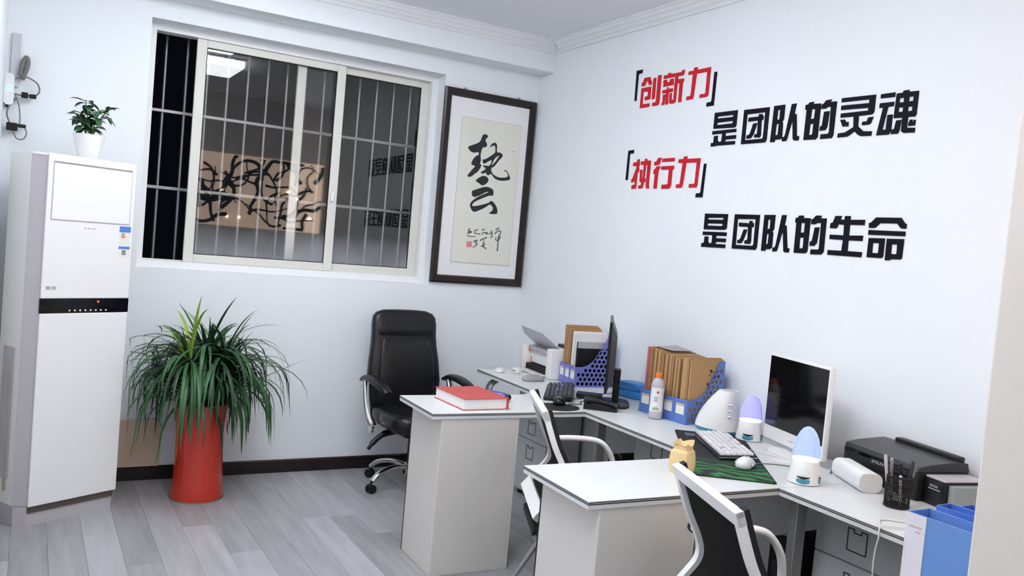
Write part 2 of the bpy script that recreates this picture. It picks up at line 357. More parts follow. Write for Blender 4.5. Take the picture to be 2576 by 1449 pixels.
# lettering and brushwork outlines, metres on the wall plane (along the wall, height)
GLYPHS={
'line2':[
 [[[(-3.433,2.346),(-3.267,2.345),(-3.267,2.268),(-3.273,2.259),(-3.284,2.258),(-3.433,2.263)],[(-3.406,2.325),(-3.298,2.324),(-3.293,2.322),(-3.294,2.316),(-3.299,2.313),(-3.404,2.314),(-3.41,2.317),(-3.409,2.323)],[(-3.404,2.293),(-3.298,2.293),(-3.292,2.29),(-3.294,2.283),(-3.299,2.28),(-3.406,2.28),(-3.41,2.283),(-3.409,2.291)]],[[(-3.438,2.25),(-3.264,2.25),(-3.265,2.234),(-3.339,2.234),(-3.339,2.218),(-3.262,2.218),(-3.262,2.2),(-3.331,2.2),(-3.338,2.195),(-3.339,2.189),(-3.264,2.188),(-3.266,2.171),(-3.395,2.172),(-3.414,2.17),(-3.424,2.169),(-3.441,2.17),(-3.44,2.188),(-3.423,2.188),(-3.422,2.223),(-3.395,2.224),(-3.395,2.201),(-3.385,2.192),(-3.37,2.19),(-3.364,2.194),(-3.362,2.233),(-3.438,2.233)]]],
 [[[(-3.22,2.341),(-3.05,2.339),(-3.05,2.183),(-3.056,2.17),(-3.067,2.168),(-3.22,2.169)],[(-3.197,2.317),(-3.075,2.317),(-3.074,2.192),(-3.08,2.187),(-3.196,2.187)]],[[(-3.184,2.299),(-3.117,2.299),(-3.115,2.31),(-3.093,2.31),(-3.094,2.3),(-3.084,2.3),(-3.086,2.28),(-3.096,2.279),(-3.091,2.207),(-3.097,2.195),(-3.134,2.197),(-3.133,2.212),(-3.119,2.212),(-3.115,2.218),(-3.119,2.28),(-3.184,2.279)]],[[(-3.148,2.267),(-3.123,2.267),(-3.141,2.213),(-3.155,2.196),(-3.166,2.194),(-3.187,2.195),(-3.185,2.211),(-3.172,2.212),(-3.164,2.22)]]],
 [[[(-3.02,2.341),(-2.952,2.341),(-2.952,2.273),(-2.96,2.26),(-2.955,2.253),(-2.952,2.184),(-2.96,2.177),(-2.995,2.177),(-2.996,2.166),(-3.024,2.166)],[(-2.995,2.319),(-2.979,2.319),(-2.978,2.273),(-2.995,2.272)],[(-2.995,2.252),(-2.979,2.253),(-2.979,2.202),(-2.982,2.198),(-2.997,2.198)]],[[(-2.91,2.339),(-2.882,2.34),(-2.889,2.292),(-2.876,2.289),(-2.862,2.189),(-2.858,2.184),(-2.847,2.184),(-2.849,2.164),(-2.874,2.165),(-2.883,2.172),(-2.895,2.254),(-2.9,2.254),(-2.921,2.17),(-2.927,2.166),(-2.95,2.166),(-2.95,2.185),(-2.938,2.187),(-2.933,2.196)]]],
 [[[(-2.826,2.326),(-2.811,2.328),(-2.804,2.336),(-2.779,2.337),(-2.782,2.327),(-2.738,2.325),(-2.738,2.172),(-2.749,2.162),(-2.818,2.164),(-2.817,2.304),(-2.825,2.304)],[(-2.787,2.303),(-2.767,2.303),(-2.768,2.259),(-2.789,2.257)],[(-2.788,2.235),(-2.769,2.236),(-2.769,2.188),(-2.774,2.185),(-2.79,2.184)]],[[(-2.732,2.319),(-2.723,2.321),(-2.708,2.336),(-2.678,2.337),(-2.686,2.326),(-2.65,2.325),(-2.651,2.176),(-2.659,2.162),(-2.722,2.162),(-2.721,2.183),(-2.681,2.183),(-2.676,2.189),(-2.679,2.305),(-2.699,2.305),(-2.708,2.299),(-2.734,2.3)]],[[(-2.714,2.285),(-2.685,2.285),(-2.689,2.216),(-2.698,2.201),(-2.73,2.2),(-2.729,2.219),(-2.719,2.222)]]],
 [[[(-2.623,2.336),(-2.448,2.333),(-2.448,2.259),(-2.457,2.25),(-2.525,2.249),(-2.523,2.204),(-2.492,2.18),(-2.449,2.177),(-2.451,2.158),(-2.503,2.16),(-2.517,2.166),(-2.539,2.183),(-2.573,2.163),(-2.626,2.162),(-2.625,2.18),(-2.587,2.182),(-2.546,2.202),(-2.55,2.249),(-2.621,2.25),(-2.62,2.268),(-2.479,2.268),(-2.478,2.28),(-2.622,2.284),(-2.621,2.303),(-2.477,2.3),(-2.478,2.316),(-2.623,2.318)]],[[(-2.62,2.24),(-2.597,2.24),(-2.588,2.228),(-2.575,2.227),(-2.574,2.208),(-2.604,2.209)]],[[(-2.502,2.222),(-2.48,2.222),(-2.474,2.238),(-2.449,2.239),(-2.459,2.212),(-2.468,2.207),(-2.503,2.207)]]],
 [[[(-2.422,2.331),(-2.354,2.332),(-2.354,2.313),(-2.422,2.314)]],[[(-2.423,2.293),(-2.355,2.293),(-2.356,2.275),(-2.382,2.274),(-2.398,2.18),(-2.381,2.179),(-2.38,2.24),(-2.356,2.24),(-2.356,2.17),(-2.366,2.157),(-2.425,2.158),(-2.405,2.273),(-2.424,2.274)]],[[(-2.346,2.326),(-2.317,2.326),(-2.315,2.334),(-2.289,2.335),(-2.29,2.327),(-2.245,2.326),(-2.245,2.231),(-2.251,2.223),(-2.282,2.223),(-2.283,2.184),(-2.28,2.179),(-2.244,2.176),(-2.245,2.157),(-2.296,2.159),(-2.307,2.167),(-2.308,2.223),(-2.349,2.224)],[(-2.33,2.305),(-2.309,2.305),(-2.309,2.286),(-2.33,2.286)],[(-2.286,2.306),(-2.266,2.306),(-2.265,2.287),(-2.286,2.287)],[(-2.33,2.266),(-2.309,2.266),(-2.309,2.247),(-2.33,2.247)],[(-2.286,2.265),(-2.266,2.265),(-2.266,2.247),(-2.286,2.246)]],[[(-2.335,2.213),(-2.312,2.214),(-2.316,2.17),(-2.323,2.158),(-2.354,2.158),(-2.353,2.176),(-2.341,2.179)]],[[(-2.27,2.211),(-2.26,2.211),(-2.262,2.201),(-2.255,2.201),(-2.255,2.208),(-2.246,2.209),(-2.246,2.186),(-2.277,2.186),(-2.276,2.199)]]],
],
'line4':[
 [[[(-3.432,1.815),(-3.262,1.814),(-3.262,1.743),(-3.269,1.735),(-3.28,1.733),(-3.431,1.732)],[(-3.402,1.794),(-3.295,1.795),(-3.289,1.792),(-3.291,1.786),(-3.297,1.784),(-3.404,1.784),(-3.408,1.786),(-3.407,1.791)],[(-3.401,1.764),(-3.297,1.764),(-3.291,1.761),(-3.293,1.755),(-3.299,1.752),(-3.402,1.752),(-3.407,1.755),(-3.405,1.761)]],[[(-3.435,1.72),(-3.259,1.72),(-3.259,1.702),(-3.332,1.701),(-3.334,1.688),(-3.26,1.688),(-3.261,1.67),(-3.326,1.67),(-3.334,1.664),(-3.334,1.658),(-3.26,1.658),(-3.26,1.64),(-3.39,1.638),(-3.41,1.64),(-3.42,1.639),(-3.438,1.638),(-3.437,1.658),(-3.42,1.661),(-3.417,1.695),(-3.391,1.694),(-3.39,1.67),(-3.381,1.66),(-3.368,1.659),(-3.36,1.666),(-3.361,1.703),(-3.435,1.702)]]],
 [[[(-3.212,1.814),(-3.042,1.812),(-3.041,1.655),(-3.049,1.64),(-3.211,1.64)],[(-3.19,1.791),(-3.066,1.791),(-3.065,1.665),(-3.071,1.659),(-3.187,1.659)]],[[(-3.177,1.772),(-3.105,1.77),(-3.107,1.782),(-3.087,1.782),(-3.087,1.772),(-3.076,1.771),(-3.077,1.751),(-3.089,1.751),(-3.085,1.679),(-3.089,1.668),(-3.127,1.668),(-3.126,1.684),(-3.113,1.686),(-3.108,1.692),(-3.112,1.752),(-3.176,1.753)]],[[(-3.14,1.739),(-3.117,1.738),(-3.139,1.681),(-3.151,1.669),(-3.177,1.669),(-3.176,1.684),(-3.164,1.686),(-3.156,1.695)]]],
 [[[(-3.011,1.813),(-2.942,1.813),(-2.942,1.745),(-2.952,1.734),(-2.945,1.727),(-2.944,1.656),(-2.954,1.649),(-2.983,1.647),(-2.984,1.639),(-3.011,1.638)],[(-2.986,1.79),(-2.969,1.79),(-2.968,1.746),(-2.985,1.744)],[(-2.985,1.72),(-2.971,1.721),(-2.971,1.677),(-2.974,1.672),(-2.985,1.67)]],[[(-2.9,1.813),(-2.872,1.813),(-2.878,1.765),(-2.867,1.764),(-2.849,1.662),(-2.845,1.657),(-2.835,1.657),(-2.837,1.638),(-2.86,1.637),(-2.869,1.642),(-2.883,1.728),(-2.89,1.727),(-2.91,1.644),(-2.917,1.639),(-2.939,1.638),(-2.937,1.656),(-2.925,1.659),(-2.921,1.669)]]],
 [[[(-2.815,1.801),(-2.803,1.802),(-2.794,1.812),(-2.768,1.812),(-2.771,1.802),(-2.728,1.8),(-2.728,1.649),(-2.739,1.639),(-2.806,1.638),(-2.808,1.779),(-2.815,1.779)],[(-2.78,1.778),(-2.757,1.778),(-2.757,1.734),(-2.778,1.733)],[(-2.779,1.71),(-2.756,1.711),(-2.755,1.665),(-2.76,1.66),(-2.777,1.66)]],[[(-2.722,1.796),(-2.713,1.797),(-2.698,1.813),(-2.666,1.813),(-2.673,1.801),(-2.638,1.801),(-2.636,1.65),(-2.648,1.638),(-2.709,1.636),(-2.709,1.658),(-2.667,1.659),(-2.663,1.664),(-2.665,1.779),(-2.688,1.78),(-2.697,1.774),(-2.721,1.774)]],[[(-2.698,1.759),(-2.673,1.76),(-2.679,1.689),(-2.692,1.675),(-2.718,1.675),(-2.717,1.693),(-2.707,1.698)]]],
 [[[(-2.59,1.813),(-2.557,1.813),(-2.562,1.797),(-2.54,1.797),(-2.539,1.813),(-2.51,1.813),(-2.511,1.797),(-2.435,1.798),(-2.436,1.775),(-2.51,1.775),(-2.509,1.728),(-2.437,1.73),(-2.438,1.707),(-2.509,1.707),(-2.508,1.66),(-2.433,1.659),(-2.435,1.637),(-2.613,1.639),(-2.613,1.66),(-2.539,1.66),(-2.537,1.708),(-2.61,1.709),(-2.61,1.729),(-2.537,1.728),(-2.539,1.774),(-2.571,1.776),(-2.576,1.761),(-2.583,1.758),(-2.614,1.758),(-2.613,1.78),(-2.601,1.783)]]],
 [[[(-2.413,1.784),(-2.403,1.787),(-2.38,1.809),(-2.261,1.809),(-2.241,1.786),(-2.234,1.784),(-2.234,1.765),(-2.256,1.765),(-2.264,1.771),(-2.277,1.785),(-2.358,1.785),(-2.382,1.765),(-2.411,1.764)]],[[(-2.411,1.755),(-2.236,1.753),(-2.235,1.734),(-2.411,1.735)]],[[(-2.406,1.721),(-2.328,1.722),(-2.328,1.645),(-2.336,1.639),(-2.407,1.639)],[(-2.384,1.701),(-2.353,1.701),(-2.352,1.662),(-2.356,1.658),(-2.383,1.659)]],[[(-2.318,1.721),(-2.238,1.722),(-2.239,1.644),(-2.246,1.638),(-2.291,1.637),(-2.293,1.632),(-2.317,1.631)],[(-2.292,1.699),(-2.266,1.699),(-2.265,1.662),(-2.269,1.658),(-2.292,1.659)]]],
],
'line1':[
 [[[(-4.147,2.662),(-4.091,2.663),(-4.093,2.642),(-4.117,2.641),(-4.127,2.637),(-4.125,2.482),(-4.142,2.483)]]],
 [[[(-4.087,2.583),(-4.077,2.584),(-4.063,2.61),(-4.013,2.609),(-4.003,2.587),(-3.995,2.584),(-3.994,2.562),(-4.017,2.563),(-4.032,2.586),(-4.044,2.588),(-4.056,2.563),(-4.086,2.563)]],[[(-4.085,2.551),(-3.996,2.551),(-3.995,2.482),(-4,2.477),(-4.044,2.477),(-4.043,2.497),(-4.023,2.498),(-4.019,2.501),(-4.019,2.526),(-4.064,2.528),(-4.063,2.455),(-3.996,2.454),(-3.996,2.434),(-4.084,2.434)]],[[(-3.98,2.596),(-3.956,2.598),(-3.954,2.476),(-3.979,2.475)]],[[(-3.94,2.608),(-3.911,2.608),(-3.907,2.447),(-3.918,2.435),(-3.969,2.434),(-3.968,2.454),(-3.942,2.455),(-3.938,2.46)]]],
 [[[(-3.887,2.6),(-3.852,2.6),(-3.851,2.608),(-3.827,2.609),(-3.827,2.602),(-3.793,2.602),(-3.793,2.581),(-3.886,2.581)]],[[(-3.885,2.574),(-3.857,2.574),(-3.851,2.557),(-3.835,2.557),(-3.826,2.573),(-3.798,2.573),(-3.799,2.562),(-3.794,2.537),(-3.885,2.536),(-3.882,2.553),(-3.886,2.556)]],[[(-3.885,2.517),(-3.849,2.517),(-3.849,2.528),(-3.838,2.529),(-3.838,2.52),(-3.797,2.518),(-3.797,2.499),(-3.831,2.498),(-3.829,2.431),(-3.851,2.432),(-3.853,2.498),(-3.886,2.499)]],[[(-3.879,2.49),(-3.858,2.49),(-3.86,2.442),(-3.864,2.433),(-3.884,2.431),(-3.882,2.447),(-3.877,2.45)]],[[(-3.786,2.601),(-3.733,2.601),(-3.731,2.61),(-3.71,2.61),(-3.712,2.59),(-3.718,2.581),(-3.763,2.58),(-3.763,2.564),(-3.71,2.562),(-3.709,2.546),(-3.717,2.541),(-3.715,2.433),(-3.74,2.434),(-3.743,2.54),(-3.763,2.541),(-3.762,2.45),(-3.768,2.435),(-3.779,2.432),(-3.807,2.432),(-3.819,2.44),(-3.82,2.492),(-3.802,2.492),(-3.801,2.457),(-3.796,2.452),(-3.783,2.454)]]],
 [[[(-3.673,2.595),(-3.634,2.594),(-3.632,2.61),(-3.605,2.61),(-3.606,2.595),(-3.499,2.596),(-3.5,2.449),(-3.51,2.439),(-3.567,2.439),(-3.565,2.458),(-3.529,2.457),(-3.523,2.462),(-3.524,2.574),(-3.608,2.575),(-3.616,2.455),(-3.62,2.441),(-3.629,2.439),(-3.674,2.438),(-3.672,2.457),(-3.647,2.458),(-3.64,2.463),(-3.638,2.576),(-3.676,2.576)]]],
 [[[(-3.468,2.564),(-3.448,2.565),(-3.45,2.387),(-3.506,2.387),(-3.504,2.407),(-3.475,2.408),(-3.469,2.413)]]],
],
'line3':[
 [[[(-4.155,2.186),(-4.102,2.189),(-4.103,2.168),(-4.131,2.168),(-4.138,2.164),(-4.137,2.01),(-4.157,2.011)]]],
 [[[(-4.094,2.113),(-4.06,2.114),(-4.06,2.13),(-4.039,2.131),(-4.034,2.097),(-4.04,2.085),(-4.035,2.078),(-4.037,2.053),(-4.047,2.051),(-4.048,1.967),(-4.052,1.957),(-4.092,1.956),(-4.09,1.978),(-4.07,1.98),(-4.064,1.984),(-4.065,2.012),(-4.08,1.995),(-4.101,1.995),(-4.097,2.013),(-4.09,2.018),(-4.061,2.078),(-4.063,2.092),(-4.096,2.092)]],[[(-4.023,2.116),(-3.988,2.117),(-3.986,2.13),(-3.968,2.13),(-3.969,2.119),(-3.932,2.118),(-3.932,1.977),(-3.928,1.972),(-3.927,1.956),(-3.952,1.957),(-3.958,1.975),(-3.959,2.094),(-3.973,2.093),(-3.977,2.017),(-3.967,2.014),(-3.966,1.997),(-3.979,1.993),(-3.985,1.966),(-3.991,1.958),(-4.028,1.958),(-4.027,1.975),(-4.005,1.975),(-4,1.993),(-4.019,1.996),(-4.024,2.067),(-4.004,2.068),(-4.003,2.015),(-3.994,2.018),(-3.993,2.095),(-4.022,2.097)]]],
 [[[(-3.899,2.107),(-3.88,2.11),(-3.866,2.13),(-3.836,2.129),(-3.85,2.097),(-3.858,2.089),(-3.896,2.088)]],[[(-3.897,2.062),(-3.885,2.068),(-3.876,2.081),(-3.841,2.082),(-3.856,2.05),(-3.857,1.955),(-3.885,1.955),(-3.884,2.041),(-3.898,2.04)]],[[(-3.827,2.124),(-3.723,2.124),(-3.723,2.105),(-3.83,2.105)]],[[(-3.832,2.08),(-3.721,2.08),(-3.723,2.06),(-3.734,2.057),(-3.733,1.971),(-3.74,1.957),(-3.754,1.952),(-3.814,1.953),(-3.814,1.975),(-3.772,1.976),(-3.762,1.981),(-3.763,2.06),(-3.832,2.061)]]],
 [[[(-3.687,2.113),(-3.648,2.114),(-3.644,2.127),(-3.618,2.127),(-3.619,2.113),(-3.511,2.112),(-3.517,1.969),(-3.519,1.959),(-3.526,1.955),(-3.583,1.955),(-3.581,1.975),(-3.546,1.975),(-3.538,1.978),(-3.537,2.091),(-3.622,2.092),(-3.635,1.971),(-3.64,1.959),(-3.648,1.956),(-3.69,1.956),(-3.688,1.975),(-3.665,1.975),(-3.659,1.98),(-3.651,2.092),(-3.688,2.094)]]],
 [[[(-3.479,2.08),(-3.461,2.081),(-3.467,1.902),(-3.521,1.902),(-3.519,1.923),(-3.492,1.924),(-3.485,1.928)]]],
],
}
BRUSH=[
 [[[(2.691,2.306),(2.712,2.305),(2.719,2.29),(2.703,2.267),(2.718,2.24),(2.713,2.221),(2.685,2.21),(2.675,2.161),(2.681,2.126),(2.676,2.098),(2.689,2.093),(2.67,2.052),(2.644,2.028),(2.616,2.005),(2.593,2.002),(2.59,2.013),(2.621,2.055),(2.639,2.08),(2.61,2.088),(2.62,2.123),(2.642,2.15),(2.657,2.157),(2.658,2.177),(2.615,2.169),(2.586,2.183),(2.575,2.202),(2.591,2.213),(2.658,2.247),(2.677,2.293)]],[[(2.741,2.222),(2.752,2.244),(2.776,2.259),(2.796,2.246),(2.801,2.198),(2.824,2.197),(2.847,2.184),(2.843,2.165),(2.824,2.144),(2.792,2.099),(2.768,2.08),(2.773,2.055),(2.793,2.037),(2.836,2.024),(2.894,2.033),(2.903,2.05),(2.888,2.069),(2.868,2.076),(2.876,2.081),(2.898,2.07),(2.923,2.032),(2.917,2.017),(2.865,2.004),(2.822,2.006),(2.795,2.017),(2.769,2.041),(2.752,2.03),(2.733,2.034),(2.73,2.045),(2.702,2.035),(2.689,2.041),(2.693,2.048),(2.715,2.062),(2.722,2.076),(2.705,2.083),(2.707,2.093),(2.751,2.096),(2.762,2.136),(2.708,2.104),(2.697,2.119),(2.695,2.132),(2.72,2.14),(2.779,2.184),(2.787,2.203),(2.782,2.232),(2.771,2.238)],[(2.816,2.175),(2.787,2.148),(2.768,2.105),(2.776,2.108),(2.799,2.136),(2.819,2.171)]]],
 [[[(2.704,2.02),(2.735,2.019),(2.753,1.998),(2.742,1.974),(2.71,1.954),(2.681,1.967),(2.657,1.978),(2.667,1.997)]],[[(2.635,1.91),(2.714,1.942),(2.755,1.948),(2.796,1.932),(2.799,1.894),(2.766,1.889),(2.672,1.843),(2.646,1.82),(2.647,1.806),(2.69,1.813),(2.766,1.839),(2.785,1.855),(2.812,1.844),(2.839,1.81),(2.845,1.778),(2.828,1.767),(2.778,1.767),(2.802,1.787),(2.805,1.811),(2.78,1.829),(2.748,1.807),(2.699,1.78),(2.659,1.767),(2.634,1.789),(2.626,1.816),(2.646,1.845),(2.689,1.877),(2.758,1.912),(2.743,1.912),(2.699,1.887),(2.654,1.868),(2.633,1.884)]]],
]
SIGN=[
 ([(2.844,1.659),(2.872,1.674)],0.0069),
 ([(2.838,1.627),(2.848,1.64),(2.879,1.654),(2.886,1.638),(2.871,1.623)],0.0057),
 ([(2.869,1.616),(2.888,1.611),(2.869,1.588),(2.851,1.587),(2.852,1.608)],0.0046),
 ([(2.872,1.619),(2.871,1.581),(2.871,1.51)],0.0064),
 ([(2.792,1.621),(2.819,1.64)],0.0046),
 ([(2.81,1.65),(2.818,1.623),(2.812,1.596)],0.0057),
 ([(2.736,1.648),(2.757,1.654)],0.0057),
 ([(2.736,1.616),(2.75,1.631),(2.768,1.631),(2.784,1.63),(2.764,1.619)],0.005),
 ([(2.707,1.646),(2.682,1.639),(2.681,1.623),(2.71,1.617),(2.725,1.622)],0.005),
 ([(2.642,1.65),(2.631,1.63),(2.657,1.628),(2.623,1.614)],0.0064),
 ([(2.621,1.6),(2.658,1.595),(2.689,1.6)],0.0041),
 ([(2.727,1.574),(2.779,1.599)],0.0064),
 ([(2.76,1.575),(2.755,1.549),(2.77,1.555)],0.005),
 ([(2.739,1.532),(2.766,1.545)],0.005),
 ([(2.748,1.539),(2.782,1.519)],0.0059),
 ([(2.676,1.563),(2.706,1.573),(2.69,1.551)],0.0055),
 ([(2.695,1.553),(2.709,1.545),(2.678,1.521)],0.005),
]
SEAL=[(2.624,1.56),(2.664,1.563),(2.67,1.523),(2.628,1.518)]
DOT=[(2.931,2.217)]

# ------------------------------------------------------------------ the room
Y0 = -2.6                                   # far side of the room behind the doorway
YP0, YP1, XP = 0.47, 0.79, 1.345             # partition with the doorway the camera looks through
slab = struct(B().box(-1.6, XR, Y0, YB, -0.12, -0.006).obj('floor', grey_m))
pw, pl = 0.15, 0.92
full = B().box(0.0005, pw-0.0002, 0.0005, pl-0.0002, -0.006, 0.0, 0.0006, 1).mesh('plank', plank_m)
x = XL; c_i = 0
while x < XR-0.02:
    w = min(pw, XR-x)
    y = YP1-random.uniform(0, pl)
    while y < YB:
        ya, yb = max(y, YP1-0.31), min(y+pl, YB)
        if yb-ya > 0.03:
            if ya == y and yb == y+pl and w == pw:
                link('plank', full, slab, (x, y, 0))
            else:
                me = B().box(0.0002, w-0.0002, 0.0002, yb-ya-0.0002, -0.006, 0, 0.0006, 1).mesh('plank', plank_m)
                link('plank', me, slab, (x, ya, 0))
        y += pl
    x += pw
B().box(-1.6, XR, Y0, YP0-0.001, -0.006, 0.0).obj('entry_floor', plank_m, slab)

struct(B().box(-1.6, XR+0.2, Y0-0.1, YB+0.24, HC, HC+0.1).obj('ceiling', ceil_m))
WX0, WX1, WZ0, WZ1 = 0.545, 2.381, 1.243, 2.664
struct(B().prism([[(XL-0.15, 0), (XR+0.2, 0), (XR+0.2, HC), (XL-0.15, HC)], [(WX0, WZ0), (WX0, WZ1), (WX1, WZ1), (WX1, WZ0)]],
                 YB, YB+0.24, XZ).obj('wall_back', wall_m))
struct(B().box(XR, XR+0.2, Y0, YB, 0, HC).obj('wall_right', wall_m))
struct(B().box(XL-0.15, XL, YP0, YB, 0, HC).obj('wall_left', wall_m))
struct(B().box(XP, XR, YP0, YP1, 0, HC, 0.004, 2).obj('wall_partition', beige_m))
struct(B().box(-1.6, XL-0.15, YP0, YP1, 0, HC).obj('wall_entry', wall_m))
struct(B().box(-1.7, -1.6, Y0, YP1, 0, HC).obj('wall_entry_left', wall_m))
struct(B().box(-1.7, XR+0.2, Y0-0.1, Y0, 0, HC).obj('wall_entry_rear', wall_m))
# ceiling beam over the window, mouldings, skirting
struct(B().box(XL, XR, 5.10, YB, 2.777, HC, 0.003, 1).obj('trim_1', wall_m))
crown = [(0, 2.905), (0.014, 2.905), (0.014, 2.915), (0.02, 2.926), (0.03, 2.930), (0.03, 2.940), (0.037, 2.950), (0.049, 2.954),
         (0.049, 2.963), (0.056, 2.972), (0.066, 2.976), (0.066, HC), (0, HC)]
struct(B().prism([crown], YP1, 5.10-0.067, lambda a, b, h: (XR-a, h, b)).obj('trim_2', trimw_m))
struct(B().prism([crown], XL, XR, lambda a, b, h: (h, 5.10-a, b)).obj('trim_3', trimw_m))
struct(B().prism([[(0, 0), (0.015, 0), (0.015, 0.074), (0.011, 0.079), (0, 0.081)]], XL, XR-0.016, lambda a, b, h: (h, YB-a, b)).obj('baseboard_back', base_m))
struct(B().prism([[(0, 0), (0.015, 0), (0.015, 0.074), (0.011, 0.079), (0, 0.081)]], YP1, YB-0.016, lambda a, b, h: (XR-a, h, b)).obj('baseboard_right', base_m))

# ------------------------------------------------------------------ window with two sliding sashes
win = link('window_1', None, None, (0, 0, 0)); struct(win)
def ring(b, x0, x1, z0, z1, w, y0, y1, wb=None, wt=None):
    wb = w if wb is None else wb; wt = w if wt is None else wt
    return b.prism([[(x0, z0), (x1, z0), (x1, z1), (x0, z1)], [(x0+w, z0+wb), (x0+w, z1-wt), (x1-w, z1-wt), (x1-w, z0+wb)]], y0, y1, XZ)
ring(B(), WX0, WX1, WZ0, WZ1, 0.042, 5.41, 5.50).obj('fixed_frame', aluw_m, win)
B().box(WX0+0.042, WX1-0.042, 5.452, 5.456, WZ0+0.042, WZ0+0.05).obj('track_rail', alu_m, win)
def sash(x0, x1, y0, w):
    s = link('sash', None, win, (0, 0, 0))
    fr = B()
    z0, z1 = WZ0+0.0425, WZ1-0.0425
    yy = y0+0.026
    fr.box(x0, x0+w, y0, yy, z0, z1, 0.003, 1); fr.box(x1-w, x1, y0, yy, z0, z1, 0.003, 1)
    fr.box(x0+w, x1-w, y0+0.001, yy-0.001, z0, z0+0.05, 0.003, 1); fr.box(x0+w, x1-w, y0+0.001, yy-0.001, z1-0.045, z1, 0.003, 1)
    fr.obj('sash_frame', alu_m, s)
    g = B().box(x0+w-0.004, x1-w+0.004, -0.002, 0.002, 0.0, z1-z0-0.087).mesh('glass_pane', winglass)
    link('glass_pane', g, s, (0, y0+0.013, z0+0.046))
    gk = B()
    ring(gk, x0+w-0.004, x1-w+0.004, z0+0.046, z1-0.041, 0.008, y0+0.006, y0+0.02)
    gk.obj('rubber_gasket', bmatte_m, s)
    return s
s1 = sash(0.815, 1.736, 5.424, 0.057)
s2 = sash(1.431, WX1-0.0425, 5.456, 0.057)
B().box(1.690, 1.712, 5.405, 5.424, 1.74, 1.80, 0.004).obj('latch', white_m, s1)

grille = thing('security_grille', 'steel security bars outside the window against the night', 'grille', (0, 5.65, 0))
vb = B().cyl((0, 0, 1.08), (0, 0, 2.80), 0.0085, n=12).mesh('vertical_bar', steel_m, 40)
k = 0.672-2*0.1238
while k < 2.5:
    link('vertical_bar', vb, grille, (k, 0, 0)); k += 0.1238
for z in (1.722, 2.19, 1.10, 2.78):
    B().box(0.36, 2.56, -0.014, 0.002, z-0.010, z+0.010, 0.003).obj('cross_bar', steel_m, grille)
# the grille is bracketed to the outside of the wall
for z in (1.15, 2.75):
    for xx in (0.40, 2.52):
        B().box(xx-0.012, xx+0.012, YB+0.243-5.65, 0.002, z-0.02, z-0.012).obj('wall_bracket', steel_m, grille)

# ------------------------------------------------------------------ lamps: one mirrored in the window, three added to fill the room
def lamp_panel(loc, size, L, label):
    t = thing('ceiling_lamp', label, 'ceiling lamp', loc)
    h = 0.085; s = size/2
    em = mat('lamp_diffuser_%g' % L, rgb(250, 250, 250), 0.5, emit=(0.95, 0.975, 1.0, 1), estr=L)
    sd = mat('lamp_crystal_side_%g' % L, rgb(235, 238, 245), 0.3, emit=(0.9, 0.95, 1.0, 1), estr=L*1.1)
    B().box(-s-0.02, s+0.02, -s-0.02, s+0.02, -0.02, -0.0005, 0.004).obj('base_plate', white_m, t)
    b = B(); n = 14
    for i in range(n):                     # ribbed translucent rim
        u = -s+size*(i+0.5)/n; d = size/n*0.38
        b.box(u-d, u+d, -s-0.012, -s, -h+0.012, -0.02); b.box(u-d, u+d, s, s+0.012, -h+0.012, -0.02)
        b.box(-s-0.012, -s, u-d, u+d, -h+0.012, -0.02); b.box(s, s+0.012, u-d, u+d, -h+0.012, -0.02)
    b.obj('ribbed_rim', sd, t)
    B().prism([rrect(-s, s, -s, s, 0.04)], -h, -0.02, XY).obj('diffuser', em, t)
    return t
lamp_panel((1.26, 2.74, HC), 0.62, LAMP_L, 'square ceiling lamp whose reflection shows in the window glass')
lamp_panel((1.05, 3.90, HC), 0.62, FILL_LB, 'added square fill lamp near the window wall, out of view')  # unseen, added to lift the back wall
lamp_panel((0.42, 1.45, HC), 0.62, FILL_LF, 'added square fill lamp just inside the doorway, out of view')  # unseen, added to even out the room and brighten the air conditioner
lamp_panel((0.7, -1.2, HC), 0.62, FILL_L2, 'added square fill lamp in the entrance room behind the camera')  # unseen, added to light the near pillar

# amber back-lit panel on the office side of the partition (seen as a reflection in the sliding sash)
pan = thing('backlit_panel', 'amber back-lit wall panel with dark branch pattern reflected in the window', 'wall panel', (0, YP1, 0))
amb = mat('amber_panel', rgb(206, 176, 150), 0.6, var=0.25, scale=2.5, emit=rgb(204, 178, 158), estr=3.6)
B().box(1.54, 3.04, 0.001, 0.012, 1.50, 2.32).obj('diffuser_sheet', amb, pan)
for i in range(44):
    x0 = random.uniform(1.57, 2.95); z0 = random.uniform(1.55, 2.2)
    a = random.uniform(0, 6.28); pts = [(x0, 0.036, z0)]
    for j in range(5):
        a += random.uniform(-0.8, 0.8)
        pts.append((min(3.02, max(1.57, pts[-1][0]+0.10*math.cos(a))), 0.036, min(2.29, max(1.53, pts[-1][2]+0.10*math.sin(a)))))
    B().tube(bez(pts, 4), [(0.016 if i % 3 else 0.026)-0.0005*q for q in range(21)], 6).obj('branch', bmatte_m, pan, 60)
for i in range(7):
    x0 = random.uniform(1.6, 3.0); z0 = random.uniform(1.6, 2.25)
    lm = mat('crystal_lamp', rgb(250, 240, 220), 0.3, emit=(1, 0.86, 0.65, 1), estr=30)
    B().lathe([(0.001, -0.016), (0.013, -0.009), (0.016, 0), (0.013, 0.009), (0.001, 0.016)], 10, (x0, 0.03, z0)).obj('crystal_light', lm, pan, 60)

